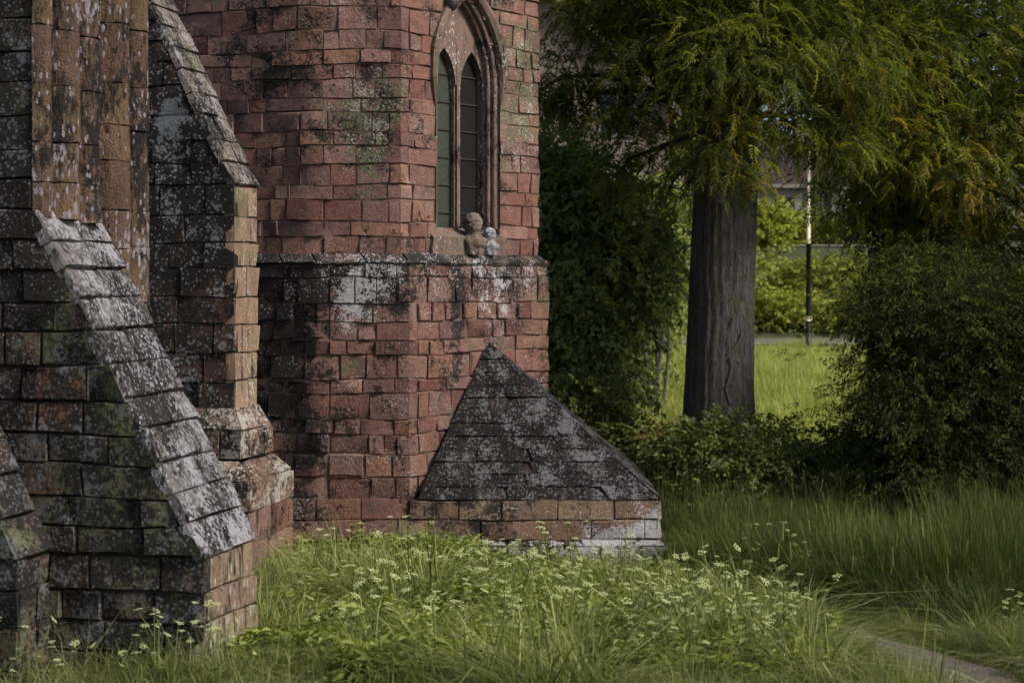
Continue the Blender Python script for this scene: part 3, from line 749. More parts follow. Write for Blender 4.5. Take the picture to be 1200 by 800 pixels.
t = NT('furrowed_bark'); p = t.pos((1, 1, .24))
v1 = t.noise(p, 13, 6, .68, 1.0)
col = t.ramp(v1, [(.024, .022, .022), (.085, .078, .078), (.165, .155, .153)])
col = t.mix(t.math('MULTIPLY', t.step(t.noise(t.pos(), 4, 6, .7), .5, .62), .7), col, (.055, .068, .028))
col = t.mix(t.math('MULTIPLY', t.step(t.noise(t.pos((1, 1, .35), (3, 1, 7)), 22, 4, .7), .56, .66), .6), col, (.16, .15, .145))
M_bark = t.pbr(col, .95, t.bump(v1, .16), .12)
def trunk_vf(pts, rad, k=96, ridges=25, amp=.055, seg=150):
    P = [Vector(p_) for p_ in pts]; n = len(P); s = np.linspace(0, n - 1, seg); V = []; F = []
    rr = np.random.default_rng(3); ph = rr.uniform(0, 6.28, 6)
    for q in s:
        i = min(int(q), n - 2); f = q - i; c = P[i].lerp(P[i + 1], f); r0 = rad[i] * (1 - f) + rad[i + 1] * f
        for j in range(k):
            a = 2 * math.pi * j / k; zz = c.z
            w_ = .5 * math.sin(zz * 1.1 + ph[0]) + .35 * math.sin(zz * 2.7 + ph[1] + a) + .2 * math.sin(zz * 6 + ph[2] + 2 * a)
            h = abs(math.sin(ridges * .5 * a + w_ * 1.6)) ** .6 + .4 * abs(math.sin(ridges * 1.1 * a + 2 * w_ + ph[3]))
            fl = 1 + .25 * max(0, 1 - (q / (seg / 9))) * (1 + .4 * math.sin(5 * a + ph[4])) if False else 1
            r1 = r0 * (1 + amp * (h - .8) + .03 * math.sin(3 * a + ph[5])); V.append((c.x + r1 * math.cos(a), c.y + r1 * math.sin(a), zz))
    for i in range(seg - 1):
        for j in range(k): F.append((i * k + j, i * k + (j + 1) % k, (i + 1) * k + (j + 1) % k, (i + 1) * k + j))
    return V, F
def limbs(start, blobs, r0, parent, mat, rng, name='limb', maxn=14):
    for b in blobs[:maxn]:
        a = Vector(start); e = Vector(b[:3]); z0 = a.z + (e.z - a.z) * rng.uniform(.15, .5); a = Vector((a.x, a.y, max(a.z, z0)))
        m = a.lerp(e, .5) + Vector((rng.normal(0, .2), rng.normal(0, .2), .35)); L = (e - a).length
        V, F = tube_vf([a, a.lerp(m, .5) + Vector((0, 0, .12)), m, e, e + (e - m) * .35 + Vector((0, 0, -.25))], [r0, r0 * .75, r0 * .5, r0 * .28, r0 * .08], 7)
        centred(name, V, F, mat, parent, smooth=True)
def PB(px, py, Y, rx, ry, rdep=None):
    c = at(px, py, Y); a = rx / FPX * Y; b = ry / FPX * Y
    return (c.x, c.y, c.z, a, rdep or max(a, b) * .8, b)
def gnd(x, y): return float(gz(x, y))

# big tree with the furrowed trunk
TX, TY = 2.97, 23.0; tzg = gnd(TX, TY)
tree = tag(empty('cypress_tree', (TX, TY, tzg)), 'large tree with thick furrowed dark trunk and feathery drooping foliage beside the tower', 'tree')
tp = [(TX - .06, TY, tzg - .2), (TX - .06, TY, tzg + .5), (TX - .04, TY, -1.5), (TX, TY, 0), (TX + .06, TY, 1.5), (TX + .10, TY, 4), (TX + .15, TY, 8), (TX + .2, TY, 12)]
V, F = trunk_vf(tp, [.80, .58, .475, .450, .435, .40, .30, .14]); part('trunk', (V, F), M_bark, tree, smooth=True)
b1 = [PB(700, 20, 22.6, 75, 45), PB(770, 40, 22.0, 70, 55), PB(840, 70, 21.4, 70, 70), PB(850, 165, 21.6, 50, 42), PB(905, 130, 22.0, 55, 40), PB(930, 30, 22.0, 90, 45),
      PB(755, 120, 23.0, 55, 40), PB(990, 70, 22.4, 70, 60), PB(800, -40, 22.3, 150, 60), PB(960, -50, 22.5, 130, 60), PB(660, 90, 24, 40, 50), PB(790, 210, 24.2, 35, 50), PB(700, 110, 23.6, 40, 40), PB(740, 185, 24, 35, 25), PB(850, 190, 21.5, 42, 26), PB(900, 60, 21.6, 60, 40), PB(965, 185, 22.5, 24, 42), PB(925, 148, 22.3, 32, 20), PB(985, 140, 22.8, 40, 50), PB(880, -140, 23, 220, 80, 2.5), PB(870, -260, 23, 180, 80, 2.2), PB(830, 10, 24.5, 160, 70, 1.2)]
wm = [(*at(870, 120, 22), .6, .35), (*at(860, 195, 21.6), .45, .3), (*at(980, 90, 22.4), .4, .35), (*at(700, 160, 23), .3, .2)]
crown_part('crown', b1, M_cyp, tree, (TX, TY, 3), n_clump=680, per=14, tmpl=FEATH, spread=.25, droop=.28, warm=wm, tints=(.05, .62))
limbs((TX, TY, 1.6), b1, .09, tree, M_bark, RNG)
def vine(pxy):
    pts = []
    for (px, py) in pxy:
        x = (px - 600) / FPX * 22.6; dx = max(-.44, min(.44, x - TX)); pts.append((TX + dx, TY - math.sqrt(max(.01, .478 ** 2 - dx * dx)), (HOR - py) / FPX * 22.55))
    return tube_vf(pts, [.010 - .004 * i / len(pts) for i in range(len(pts))], 5)
V, F = joinvf([vine([(812, 470), (822, 462), (834, 461), (846, 452), (858, 449), (866, 440)]), vine([(812, 434), (826, 430), (838, 432), (850, 420), (861, 408), (868, 396), (870, 384)]), vine([(852, 520), (856, 480), (850, 455), (857, 430), (853, 400), (860, 370)])])
part('climbing_stem', (V, F), plain('pale_stem', (.10, .085, .06)), tree)

# right hand tree
T2 = (6.3, 27.0); z2 = gnd(*T2)
tree2 = tag(empty('ivy_tree', (T2[0], T2[1], z2)), 'dark tree at the right with orange tinged foliage over the shrubs', 'tree')
V, F = trunk_vf([(6.3, 27, z2 - .2), (6.25, 27, -1), (6.2, 27, 2), (6.3, 27, 6), (6.4, 27, 10)], [.40, .32, .27, .20, .1], 40, 13, .06, 40); part('trunk', (V, F), M_bark, tree2, smooth=True)
b2 = [PB(1060, 60, 24, 95, 70), PB(1150, 40, 24, 100, 80), PB(1170, 140, 24, 80, 70), PB(1040, 140, 23.6, 60, 60), PB(1110, 190, 24, 80, 50), PB(1180, 230, 24.5, 60, 55), PB(1060, 230, 25, 55, 50), PB(1000, 190, 24.5, 35, 70),
      PB(1130, 280, 25.5, 95, 50), PB(1020, 10, 25, 110, 70), PB(1200, 330, 25.5, 60, 60), PB(1100, -70, 25, 190, 70, 2.5), PB(1250, 60, 25, 90, 140, 2), PB(1120, -200, 26, 200, 90, 2.5), PB(1320, 150, 25, 120, 180, 2.2), PB(1080, 120, 27, 160, 130, 1.0), PB(1030, 260, 27, 40, 90, .8)]
wm2 = [(*at(1040, 95, 23.8), .85, .35), (*at(1035, 165, 23.6), .7, .32), (*at(1105, 205, 24), .8, .28), (*at(1160, 238, 24), .7, .28), (*at(1185, 160, 24), .5, .22), (*at(1200, 60, 24), .6, .18)]
crown_part('crown', b2, M_cyp, tree2, (6.3, 27, 4), n_clump=860, per=15, tmpl=FEATH, spread=.27, droop=.2, warm=wm2, tints=(.02, .66))
limbs((6.3, 27, 1.0), b2, .10, tree2, M_bark, RNG)
crown_part('ivy', [(6.25, 26.85, 1.2, .5, .5, 2.6)], M_dark, tree2, (6.25, 27, 1), n_clump=60, per=10, tmpl=SMALL, spread=.2)

def shrub(name, label, cat, base, blobs, mat, tmpl, n, per, group=None, stems=4, **kw):
    bz = gnd(*base); s = tag(empty(name, (base[0], base[1], bz)), label, cat, group)
    crown_part('foliage', blobs, mat, s, (base[0], base[1], bz + 1), n_clump=n, per=per, tmpl=tmpl, **kw)
    for i in range(stems):
        b = blobs[i % len(blobs)]; e = Vector(b[:3]); a = Vector((base[0] + RNG.normal(0, .15), base[1] + RNG.normal(0, .15), bz - .05))
        V, F = tube_vf([a, a.lerp(e, .5) + Vector((RNG.normal(0, .1), 0, .1)), e], [.05, .035, .012], 6); centred('stem', V, F, M_bark, s, smooth=True)
    return s
G1 = 'shrubs and undergrowth round the church'
shrub('laurel_shrub', 'tall dense green shrub immediately behind the right edge of the tower', 'shrub', (1.4, 26.0), [PB(690, 250, 25.5, 62, 60), PB(700, 330, 25.2, 72, 60), PB(685, 410, 25, 55, 60), PB(735, 290, 25.8, 38, 55), PB(650, 200, 26, 40, 50), PB(700, 460, 24.8, 40, 40), PB(640, 330, 26, 60, 90)],
      M_shrub, BROAD, 440, 12, stems=6, spread=.2, tints=(.12, .78), flat=.8)
shrub('sunlit_shrub', 'yellow green sunlit shrub between the tower shrub and the big trunk', 'shrub', (2.9, 34.0), [PB(745, 240, 34, 28, 40), PB(765, 225, 34, 22, 26), PB(790, 270, 34, 20, 50), PB(780, 310, 35, 22, 50), PB(772, 380, 36, 18, 60)],
      M_shrub, BROAD, 130, 10, stems=4, spread=.22, tints=(.5, .98))
shrub('yew_shrub', 'broad near black evergreen shrub at the right edge above the tall grass', 'shrub', (6.6, 22.5), [PB(1100, 370, 21.5, 90, 55), PB(1160, 400, 21.2, 90, 70), PB(1070, 420, 21.3, 50, 50), PB(1110, 480, 20.6, 75, 60), PB(1180, 490, 20.6, 70, 70), PB(1040, 480, 21, 35, 50), PB(1110, 545, 20.4, 80, 36), PB(1190, 545, 20.4, 70, 40), PB(1050, 535, 20.8, 40, 36), PB(1260, 430, 21, 80, 130), PB(1090, 330, 22.5, 80, 50)],
      M_yew, YEW, 640, 20, stems=7, spread=.34, tints=(.0, .62), flat=.28, droop=.35, warm=())
shrub('trunk_bramble', 'dark bramble thicket round the foot of the big trunk', 'bush', (2.95, 21.6), [PB(850, 555, 21.4, 48, 50), PB(840, 610, 21, 45, 40), PB(880, 540, 21.8, 35, 40), PB(815, 545, 21.9, 22, 45), PB(845, 520, 21.9, 36, 24)], M_bush, SMALL, 220, 11, stems=5, spread=.26, tints=(.0, .6))
shrub('bramble', 'low dark undergrowth between the big trunk and the black evergreen shrub', 'bush', (4.6, 23.5), [PB(930, 560, 22.8, 55, 24), PB(1000, 540, 22.6, 45, 36), PB(1030, 555, 21.5, 60, 30), PB(960, 575, 21.6, 80, 20)], M_bush, SMALL, 210, 11, stems=4, spread=.19, tints=(.0, .65))
shrub('bracken', 'rusty orange bracken patch between the stone pyramid and the big trunk', 'bush', (2.0, 23.2), [PB(785, 520, 22.6, 25, 28), PB(795, 570, 22, 18, 30), PB(720, 490, 24, 24, 18), PB(760, 545, 22.4, 30, 25)], M_bush, FEATH, 70, 9, stems=3, spread=.16, tints=(.25, .7), warm=[(*at(790, 520, 22.5), .35, .6), (*at(720, 488, 24), .2, .7), (*at(797, 580, 22), .35, .7)], sc=(.5, .8))
shrub('bramble', 'leafy undergrowth below the tall shrub behind the stone pyramid', 'bush', (1.6, 24.0), [PB(710, 530, 23.6, 40, 35), PB(680, 480, 24, 35, 40), PB(760, 590, 21.8, 40, 26)], M_bush, SMALL, 130, 11, stems=4, spread=.19, tints=(.1, .7))

# ------------------------------------------------------------------ background: far bank, hedges, houses, lamp
def far_tree(label, x, y, blobs, n, per, tints, name='distant_tree', mat=None, group='trees beyond the road', trunk=True):
    z = gnd(x, y); s = tag(empty(name, (x, y, z)), label, 'tree' if trunk else 'hedge', group)
    crown_part('crown', blobs, mat or M_far, s, (x, y, z + 3), n_clump=n, per=per, tmpl=BIG, spread=.9, tints=tints, sc=(.7, 1.2), droop=.05)
    if trunk:
        b = blobs[0]; V, F = tube_vf([(x, y, z - .2), (x, y, z + 2), (b[0], b[1], b[2])], [.35, .28, .1], 9); centred('trunk', V, F, M_bark, s, smooth=True)
    return s
def hedge(label, name, x0, x1, y, z0, z1, dep, n, per, tints, warm=(), mat=None, sc=(.4, .7), cat='hedge', group=None):
    s = tag(empty(name, ((x0 + x1) / 2, y, z0)), label, cat, group); k = max(3, int((x1 - x0) / (z1 - z0)))
    bl = [(x0 + (x1 - x0) * (i + .5) / k, y, (z0 + z1) / 2, (x1 - x0) / k * .75, dep, (z1 - z0) / 2 * .95) for i in range(k)]
    crown_part('foliage', bl, mat or M_far, s, ((x0 + x1) / 2, y, z0), n_clump=n, per=per, tmpl=BIG, spread=.45, tints=tints, sc=sc, warm=warm, droop=.02)
    return s
hedge('clipped hedge with bright top in front of the distant house', 'garden_hedge', 12, 34, 117, 2.2, 5.4, 1.1, 420, 9, (.3, .82))
hedge('low bushes along the foot of the bank behind the lamp post', 'roadside_scrub', 11, 30, 92, -3.2, -.2, 1.6, 340, 9, (.55, .92), warm=[(16.0, 92, -2, 1.2, .5)])
hedge('rough scrub on the bank below the grey wall beyond the lamp post', 'bank_scrub', 11, 30, 101, -1.0, 1.6, 3.0, 400, 9, (.5, .9), group=None)
hedge('small yellow bush glowing just right of the big trunk', 'yellow_bush', 15.2, 17.6, 104, 2.0, 5.2, 1.0, 70, 9, (.86, 1.0))
hedge('low shrubs along the road left of the big trunk', 'roadside_shrubs', 6, 13.5, 92, -3.0, 1.0, 1.5, 130, 9, (.2, .8))
M_pale = plain('pale_render', (.20, .19, .175), .9, .15, 2)
V, F = joinvf([box_vf(14, 27, 111.6, 111.9, 1.2, 2.45), box_vf(13.95, 27.05, 111.5, 112.0, 2.452, 2.56)])
tag(part('wall_coping', (V, F), M_pale, None), 'low grey garden wall crossing behind the lamp post', 'wall').name = 'garden_wall'

M_brick = None
t = NT('brickwork'); bt = t.n('ShaderNodeTexBrick'); t.put(bt.inputs['Vector'], t.pos((1, 1, 1)))
bt.inputs['Scale'].default_value = 3.0; bt.inputs['Color1'].default_value = (.15, .07, .05, 1); bt.inputs['Color2'].default_value = (.19, .09, .07, 1); bt.inputs['Mortar'].default_value = (.28, .24, .2, 1)
col = t.mix(.5, bt.outputs[0], t.ramp(t.noise(t.pos(), 1.2, 5), [(.06, .036, .034), (.15, .085, .07)]))
M_brick = t.pbr(col, .9)
M_slate = plain('slate_roof', (.04, .024, .026), .95, .3, 3)
M_tile = plain('red_roof_tile', (.22, .085, .065), .85, .3, 2)
M_white = plain('white_paint', (.20, .18, .165), .6, .08, 3)
M_dkwin = plain('dark_window', (.02, .022, .03), .2, .2, 3, spec=.5)
def house(label, name, x0, x1, y0, y1, z0, ze, zr, wallm, roofm, windows, ridge='x', door=None):
    h = tag(empty(name, ((x0 + x1) / 2, (y0 + y1) / 2, z0)), label, 'house')
    if ridge == 'x':
        ym = (y0 + y1) / 2
        V = [(x0, y0, z0), (x1, y0, z0), (x1, y1, z0), (x0, y1, z0), (x0, y0, ze), (x1, y0, ze), (x1, y1, ze), (x0, y1, ze), (x0, ym, zr), (x1, ym, zr)]
        F = [(0, 1, 5, 4), (1, 2, 6, 9, 5), (2, 3, 7, 6), (3, 0, 4, 8, 7)]
        e = .45; s = (zr - ze) / (ym - y0); R0 = []
        for sg in (-1, 1):
            ya = y0 - e if sg < 0 else y1 + e; za = ze - e * s
            q = [(x0 - e, ya, za), (x1 + e, ya, za), (x1 + e, ym, zr), (x0 - e, ym, zr)]
            V2 = [(a, b, c + .03) for a, b, c in q] + [(a, b, c + .2) for a, b, c in q]
            R0.append((V2, [(0, 1, 2, 3), (4, 5, 6, 7), (0, 1, 5, 4), (1, 2, 6, 5), (3, 0, 4, 7)]))
        brd = [box_vf(x0 - e, x1 + e, y0 - e - .06, y0 - e - .005, ze - e * s - .1, ze - e * s + .2)]
    else:
        xm = (x0 + x1) / 2
        V = [(x0, y0, z0), (x1, y0, z0), (x1, y1, z0), (x0, y1, z0), (x0, y0, ze), (x1, y0, ze), (x1, y1, ze), (x0, y1, ze), (xm, y0, zr), (xm, y1, zr)]
        F = [(0, 1, 5, 8, 4), (1, 2, 6, 5), (2, 3, 7, 9, 6), (3, 0, 4, 7)]
        e = .45; s = (zr - ze) / (xm - x0); R0 = []; brd = []
        for sg in (-1, 1):
            xa = x0 - e if sg < 0 else x1 + e; za = ze - e * s
            q = [(xa, y0 - e, za), (xm, y0 - e, zr), (xm, y1 + e, zr), (xa, y1 + e, za)]
            V2 = [(a, b, c + .03) for a, b, c in q] + [(a, b, c + .2) for a, b, c in q]
            R0.append((V2, [(0, 1, 2, 3), (4, 5, 6, 7), (0, 1, 5, 4), (1, 2, 6, 5), (3, 0, 4, 7)]))
            bv = [(xa, y0 - e - .06, za - .12), (xm, y0 - e - .06, zr - .12), (xm, y0 - e - .06, zr + .16), (xa, y0 - e - .06, za + .16)]
            brd.append((bv + [(a, b + .055, c) for a, b, c in bv], [(0, 1, 2, 3), (7, 6, 5, 4), (3, 2, 6, 7), (0, 4, 5, 1)]))
    part('wall', (V, F), wallm, h)
    for r_ in R0: part('roof', r_, roofm, h)
    for b in brd: part('fascia_board', b, M_white, h)
    for (wx, wz, ww, wh) in windows:
        f = part('window_frame', joinvf([box_vf(wx, wx + ww, y0 - .06, y0 - .01, wz + wh - .09, wz + wh), box_vf(wx, wx + ww, y0 - .06, y0 - .01, wz, wz + .09), box_vf(wx, wx + .09, y0 - .06, y0 - .01, wz + .09, wz + wh - .09), box_vf(wx + ww - .09, wx + ww, y0 - .06, y0 - .01, wz + .09, wz + wh - .09), box_vf(wx + ww / 2 - .04, wx + ww / 2 + .04, y0 - .06, y0 - .01, wz + .09, wz + wh - .09)]), M_white, h)
        part('pane', box_vf(wx + .02, wx + ww - .02, y0 - .03, y0 - .006, wz + .02, wz + wh - .02), M_dkwin, f)
    return h
house('distant house with dark slate roof and pale wall seen beside the lamp post', 'slate_roofed_house', 14, 27, 132, 141, 2.0, 8.1, 12.0, M_pale, M_slate, [(17.5, 5.4, 1.6, 1.6), (21.5, 5.4, 1.6, 1.6), (24.5, 5.4, 1.6, 1.6)])
house('red brick house glimpsed through branches between the tower and the big tree', 'brick_house', -3.5, 6.2, 64, 74, -3.4, 7.0, 11.5, M_brick, M_tile, [(3.4, 5.7, 1.5, 1.8), (3.4, 1.2, 1.5, 1.8)], ridge='y')

lx, ly = 13.9, 76.0; lz = gnd(lx, ly)
lamp = tag(empty('street_lamp', (lx, ly, lz)), 'tall street lamp with dark lower column and pale upper column beyond the meadow', 'street lamp')
M_ldark = plain('dark_column', (.012, .013, .012), .5, .2, 5); M_lpale = plain('pale_column', (.62, .56, .36), .45, .12, 5)  # lower column near black, upper column and fittings pale yellow
zt_ = lambda py: (HOR - py) / FPX * ly
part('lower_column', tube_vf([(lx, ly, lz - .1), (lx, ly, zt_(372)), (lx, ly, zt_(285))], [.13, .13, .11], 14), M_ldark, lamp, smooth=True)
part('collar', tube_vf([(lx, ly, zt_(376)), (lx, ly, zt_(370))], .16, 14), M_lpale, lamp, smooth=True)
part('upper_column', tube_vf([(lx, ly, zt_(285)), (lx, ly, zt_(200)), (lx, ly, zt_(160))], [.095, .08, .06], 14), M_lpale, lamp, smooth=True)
part('bracket', tube_vf([(lx, ly, zt_(162)), (lx + .05, ly, zt_(157)), (lx + .45, ly, zt_(155))], .04, 8), M_lpale, lamp, smooth=True)
lv, lf = lump([(0, 0, -.08, .10, .07), (0, 0, -.05, .38, .15), (0, 0, .02, .40, .16), (0, 0, .09, .22, .10)], 16)
part('lantern', ([(lx + .75 + v[0], ly + v[1], zt_(155) + v[2]) for v in lv], lf), plain('grey_lantern', (.30, .31, .33), .5), lamp, smooth=True)
bl_x = 15.2
bol = tag(empty('bollard', (16.9, 82.0 - 3.6, gnd(16.9, 78.4))), 'thin dark post on the verge right of the lamp post', 'post')
part('shaft', tube_vf([(16.9, 78.4, gnd(16.9, 78.4)), (16.9, 78.4, gnd(16.9, 78.4) + 3.3)], .09, 10), M_ldark, bol, smooth=True)
part('cap', tube_vf([(16.9, 78.4, gnd(16.9, 78.4) + 3.3), (16.9, 78.4, gnd(16.9, 78.4) + 3.42)], [.13, .06], 10), M_ldark, bol, smooth=True)

bk = [('tall distant tree behind the brick house', -2, 95, [PB(620, 60, 95, 110, 140), PB(560, -60, 95, 150, 120)], (.0, .5)),
      ('distant tree above the roof of the slate house', 10, 150, [PB(860, 60, 150, 150, 120), PB(980, 20, 150, 150, 130)], (.05, .55)),
      ('distant dark tree behind the lamp post top', 32, 146, [PB(1020, 120, 146, 65, 110), PB(1070, 190, 146, 65, 110)], (.0, .45)),
      ('distant tree behind the right hand tree', 40, 140, [PB(1120, 150, 140, 110, 150), PB(1180, 20, 140, 140, 130)], (.0, .45)),
      ('distant tree between brick house and trunk', 9.5, 98, [PB(790, 110, 98, 60, 100), PB(770, 10, 98, 110, 90)], (.0, .5)),
      ('distant tree at the far right edge', 50, 145, [PB(1280, 180, 145, 120, 160), PB(1240, 300, 145, 110, 70)], (.0, .4))]
for (lab, x, y, bl, tn) in bk: far_tree(lab, x, y, bl, 260, 9, tn)

# ------------------------------------------------------------------ grass (nobody could count it): points that carry blade clumps
LIB = {}
def blade_clump(name, n, hmin, hmax, wid, rad, arch, seed, mat, seeds=0):
    r_ = np.random.default_rng(seed); V = []; F = []; cv = []
    for i in range(n):
        a = r_.uniform(0, 6.283); q = rad * math.sqrt(r_.random()); bx, by = q * math.cos(a), q * math.sin(a)
        h = r_.uniform(hmin, hmax); az = r_.uniform(0, 6.283); b = abs(r_.normal(arch, arch * .5)); dx, dy = math.cos(az), math.sin(az); w_ = wid * r_.uniform(.6, 1.3)
        o = len(V); sx, sy = -dy * w_, dx * w_
        for k, f in enumerate((0, .35, .7, 1.0)):
            rr = h * b * f ** 1.8; z = h * f * (1 - min(.8, .42 * b) * f * f); ww = (1, .9, .6, 0)[k]
            p_ = (bx + dx * rr, by + dy * rr, z)
            if k < 3: V += [(p_[0] - sx * ww, p_[1] - sy * ww, z), (p_[0] + sx * ww, p_[1] + sy * ww, z)]
            else: V.append(p_)
        F += [(o, o + 1, o + 3, o + 2), (o + 2, o + 3, o + 5, o + 4), (o + 4, o + 5, o + 6)]
        cv += [r_.random()] * 7
        if i < seeds:
            cv += [.95] * 20
            tip = V[-1]
            for s in range(5):
                o = len(V); z = tip[2] - .03 * s; V += [(tip[0], tip[1], z), (tip[0] + .012, tip[1], z + .025), (tip[0], tip[1] + .004, z + .045), (tip[0] - .012, tip[1], z + .025)]; F.append((o, o + 1, o + 2, o + 3))
    ob = bpy.data.objects.new(name, mesh_np(name, V, F, tint=np.array(cv))); ob.data.materials.append(mat); return ob
def leafy_clump(name, n, h, L, W, rad, seed, mat):
    r_ = np.random.default_rng(seed); V = []; F = []; lv, lf = quad_leaf(L, W)
    for i in range(n):
        a = r_.uniform(0, 6.283); q = rad * math.sqrt(r_.random()); z = h * r_.uniform(.35, 1.0); m = rotm(r_.normal(-.1, .35), r_.normal(0, .35), r_.uniform(0, 6.283)); s = r_.uniform(.6, 1.2)
        o = len(V); V += [tuple(v) for v in (lv @ m.T * s + np.array([q * math.cos(a), q * math.sin(a), z]))]; F += [tuple(int(x) + o for x in f) for f in lf]
        o = len(V); V += [(q * .3 * math.cos(a), q * .3 * math.sin(a), 0), (q * .3 * math.cos(a) + .004, q * .3 * math.sin(a), 0), (q * math.cos(a), q * math.sin(a), z)]; F.append((o, o + 1, o + 2))
    ob = bpy.data.objects.new(name, mesh_np(name, V, F, tint=np.repeat(r_.random(n), 7))); ob.data.materials.append(mat); return ob
def gn_scatter(name, pts, rotz, tilt, scl, idx, sources, label):
    coll = bpy.data.collections.new(name + '_kinds')
    for i, s in enumerate(sources): s.name = '%s_%02d' % (name, i); coll.objects.link(s)
    me = bpy.data.meshes.new(name); me.vertices.add(len(pts)); me.vertices.foreach_set('co', np.asarray(pts, np.float32).ravel())
    rot = np.stack([tilt[:, 0], tilt[:, 1], rotz], -1).astype(np.float32)
    a = me.attributes.new('rot', 'FLOAT_VECTOR', 'POINT'); a.data.foreach_set('vector', rot.ravel())
    a = me.attributes.new('scl', 'FLOAT_VECTOR', 'POINT'); a.data.foreach_set('vector', np.asarray(scl, np.float32).ravel())
    a = me.attributes.new('idx', 'INT', 'POINT'); a.data.foreach_set('value', np.asarray(idx, np.int32))
    o = bpy.data.objects.new(name, me); COL.objects.link(o); tag(o, label, 'grass', kind='stuff')
    ng = bpy.data.node_groups.new(name + '_nodes', 'GeometryNodeTree')
    ng.interface.new_socket('Geometry', in_out='INPUT', socket_type='NodeSocketGeometry'); ng.interface.new_socket('Geometry', in_out='OUTPUT', socket_type='NodeSocketGeometry')
    gi = ng.nodes.new('NodeGroupInput'); go = ng.nodes.new('NodeGroupOutput'); ip = ng.nodes.new('GeometryNodeInstanceOnPoints'); ci = ng.nodes.new('GeometryNodeCollectionInfo')
    ci.inputs['Collection'].default_value = coll; ci.inputs['Separate Children'].default_value = True; ci.inputs['Reset Children'].default_value = True
    m2p = ng.nodes.new('GeometryNodeMeshToPoints')
    def na(n, dt):
        x = ng.nodes.new('GeometryNodeInputNamedAttribute'); x.data_type = dt; x.inputs[0].default_value = n; return x.outputs[0]
    L = ng.links.new
    L(gi.outputs[0], m2p.inputs['Mesh']); L(m2p.outputs[0], ip.inputs['Points']); L(ci.outputs[0], ip.inputs['Instance']); ip.inputs['Pick Instance'].default_value = True
    L(na('idx', 'INT'), ip.inputs['Instance Index']); L(na('rot', 'FLOAT_VECTOR'), ip.inputs['Rotation']); L(na('scl', 'FLOAT_VECTOR'), ip.inputs['Scale'])
    L(ip.outputs[0], go.inputs[0])
    md = o.modifiers.new('scatter', 'NODES'); md.node_group = ng
    return o
M_grass = leaf_mat('meadow_grass', [(.015, .020, .006, 0), (.065, .083, .022, .35), (.19, .21, .065, .7), (.42, .43, .21, 1)], .35, .6, 'obj', .25)
M_tuss = leaf_mat('tussock_grass', [(.026, .034, .010, 0), (.11, .135, .036, .35), (.25, .275, .09, .7), (.46, .47, .25, 1)], .35, .6, 'obj', .25)
M_tall = leaf_mat('tall_grass', [(.022, .030, .010, 0), (.050, .068, .016, .4), (.105, .13, .032, .75), (.22, .22, .09, 1)], .3, .6, 'obj', .2)
M_weed = leaf_mat('weed_leaf', [(.05, .07, .016, 0), (.14, .18, .035, .4), (.23, .27, .05, .75), (.34, .36, .09, 1)], .35, .55, 'obj', .3)
M_hay = leaf_mat('far_meadow_grass', [(.10, .12, .03, 0), (.25, .28, .07, .4), (.40, .42, .12, .75), (.52, .52, .22, 1)], .35, .6, 'obj', .2)
def inside_church(x, y):
    r_ = np.zeros(np.shape(x), bool)
    r_ |= (x > -6) & (x < BX + .04) & (y > BY - .02) & (y < 22)
    r_ |= (x > -6) & (x < A0.x + (y - 10) * .24 + .0) & (y > A0.y - .235 * (x - A0.x) * 1.0 - .0) & (y < 10.8)
    r_ |= (x < B0.x + .45) & (y > 16.6) & (y < 19); r_ |= (x < -2.85) & (y > 9.3) & (y < 10)
    r_ |= (x < -2.4) & (y > 10.7) & (y < 16.7) & (x < -2.9 + (y - 10.7) * .2)
    return r_
def scatter_pts(n, x0, x1, y0, y1, keepf, rng):
    x = rng.uniform(x0, x1, n); y = rng.uniform(y0, y1, n); m = keepf(x, y); x, y = x[m], y[m]
    return np.stack([x, y, gz(x, y) - .01], -1)
rng = np.random.default_rng(11)
inview = lambda x, y, m=60: (np.abs(x / y * FPX) < 600 + m)
bankm = lambda x, y: (x > 2.1 + np.clip((17.5 - y) * .38, -.3, 1.5)) & (y > 13.3)
dens = lambda x, y: np.sin(x * 2.1 + 1.3 * np.sin(y * 1.7)) * np.sin(y * 2.4 + x)
def jgrid(x0, x1, y0, y1, st, keepf, rng):
    X, Y = np.meshgrid(np.arange(x0, x1, st), np.arange(y0, y1, st)); x = X.ravel() + rng.uniform(-.45, .45, X.size) * st; y = Y.ravel() + rng.uniform(-.45, .45, X.size) * st
    m = keepf(x, y); x, y = x[m], y[m]; return np.stack([x, y, gz(x, y) - .012], -1)
def kf(x, y): return inview(x, y, 150) & ~inside_church(x, y) & (pathdist(x, y) > .03 - .16 * np.abs(np.sin(x * 9 + y * 5))) & ~bankm(x, y)
def roomy(x, y):
    m = pathdist(x, y) > .42
    for dx, dy in ((.35, 0), (-.35, 0), (0, .35), (0, -.35)): m &= ~inside_church(x + dx, y + dy)
    return m
def mheight(pts):
    x, y = pts[:, 0], pts[:, 1]; hs = 1 + .35 * dens(x, y); hs *= np.clip(.45 + pathdist(x, y) * .8, .4, 1)
    hs = hs * np.where((x > -.5) & (x < 2.2) & (y > 16.6), .5, 1)
    return hs * np.where((x > 1.7) & (y > 12.5), .55, 1) * np.clip(1.0 - (y - 15.5) * .17, .5, 1)
SLOPE = -math.atan(.0975)
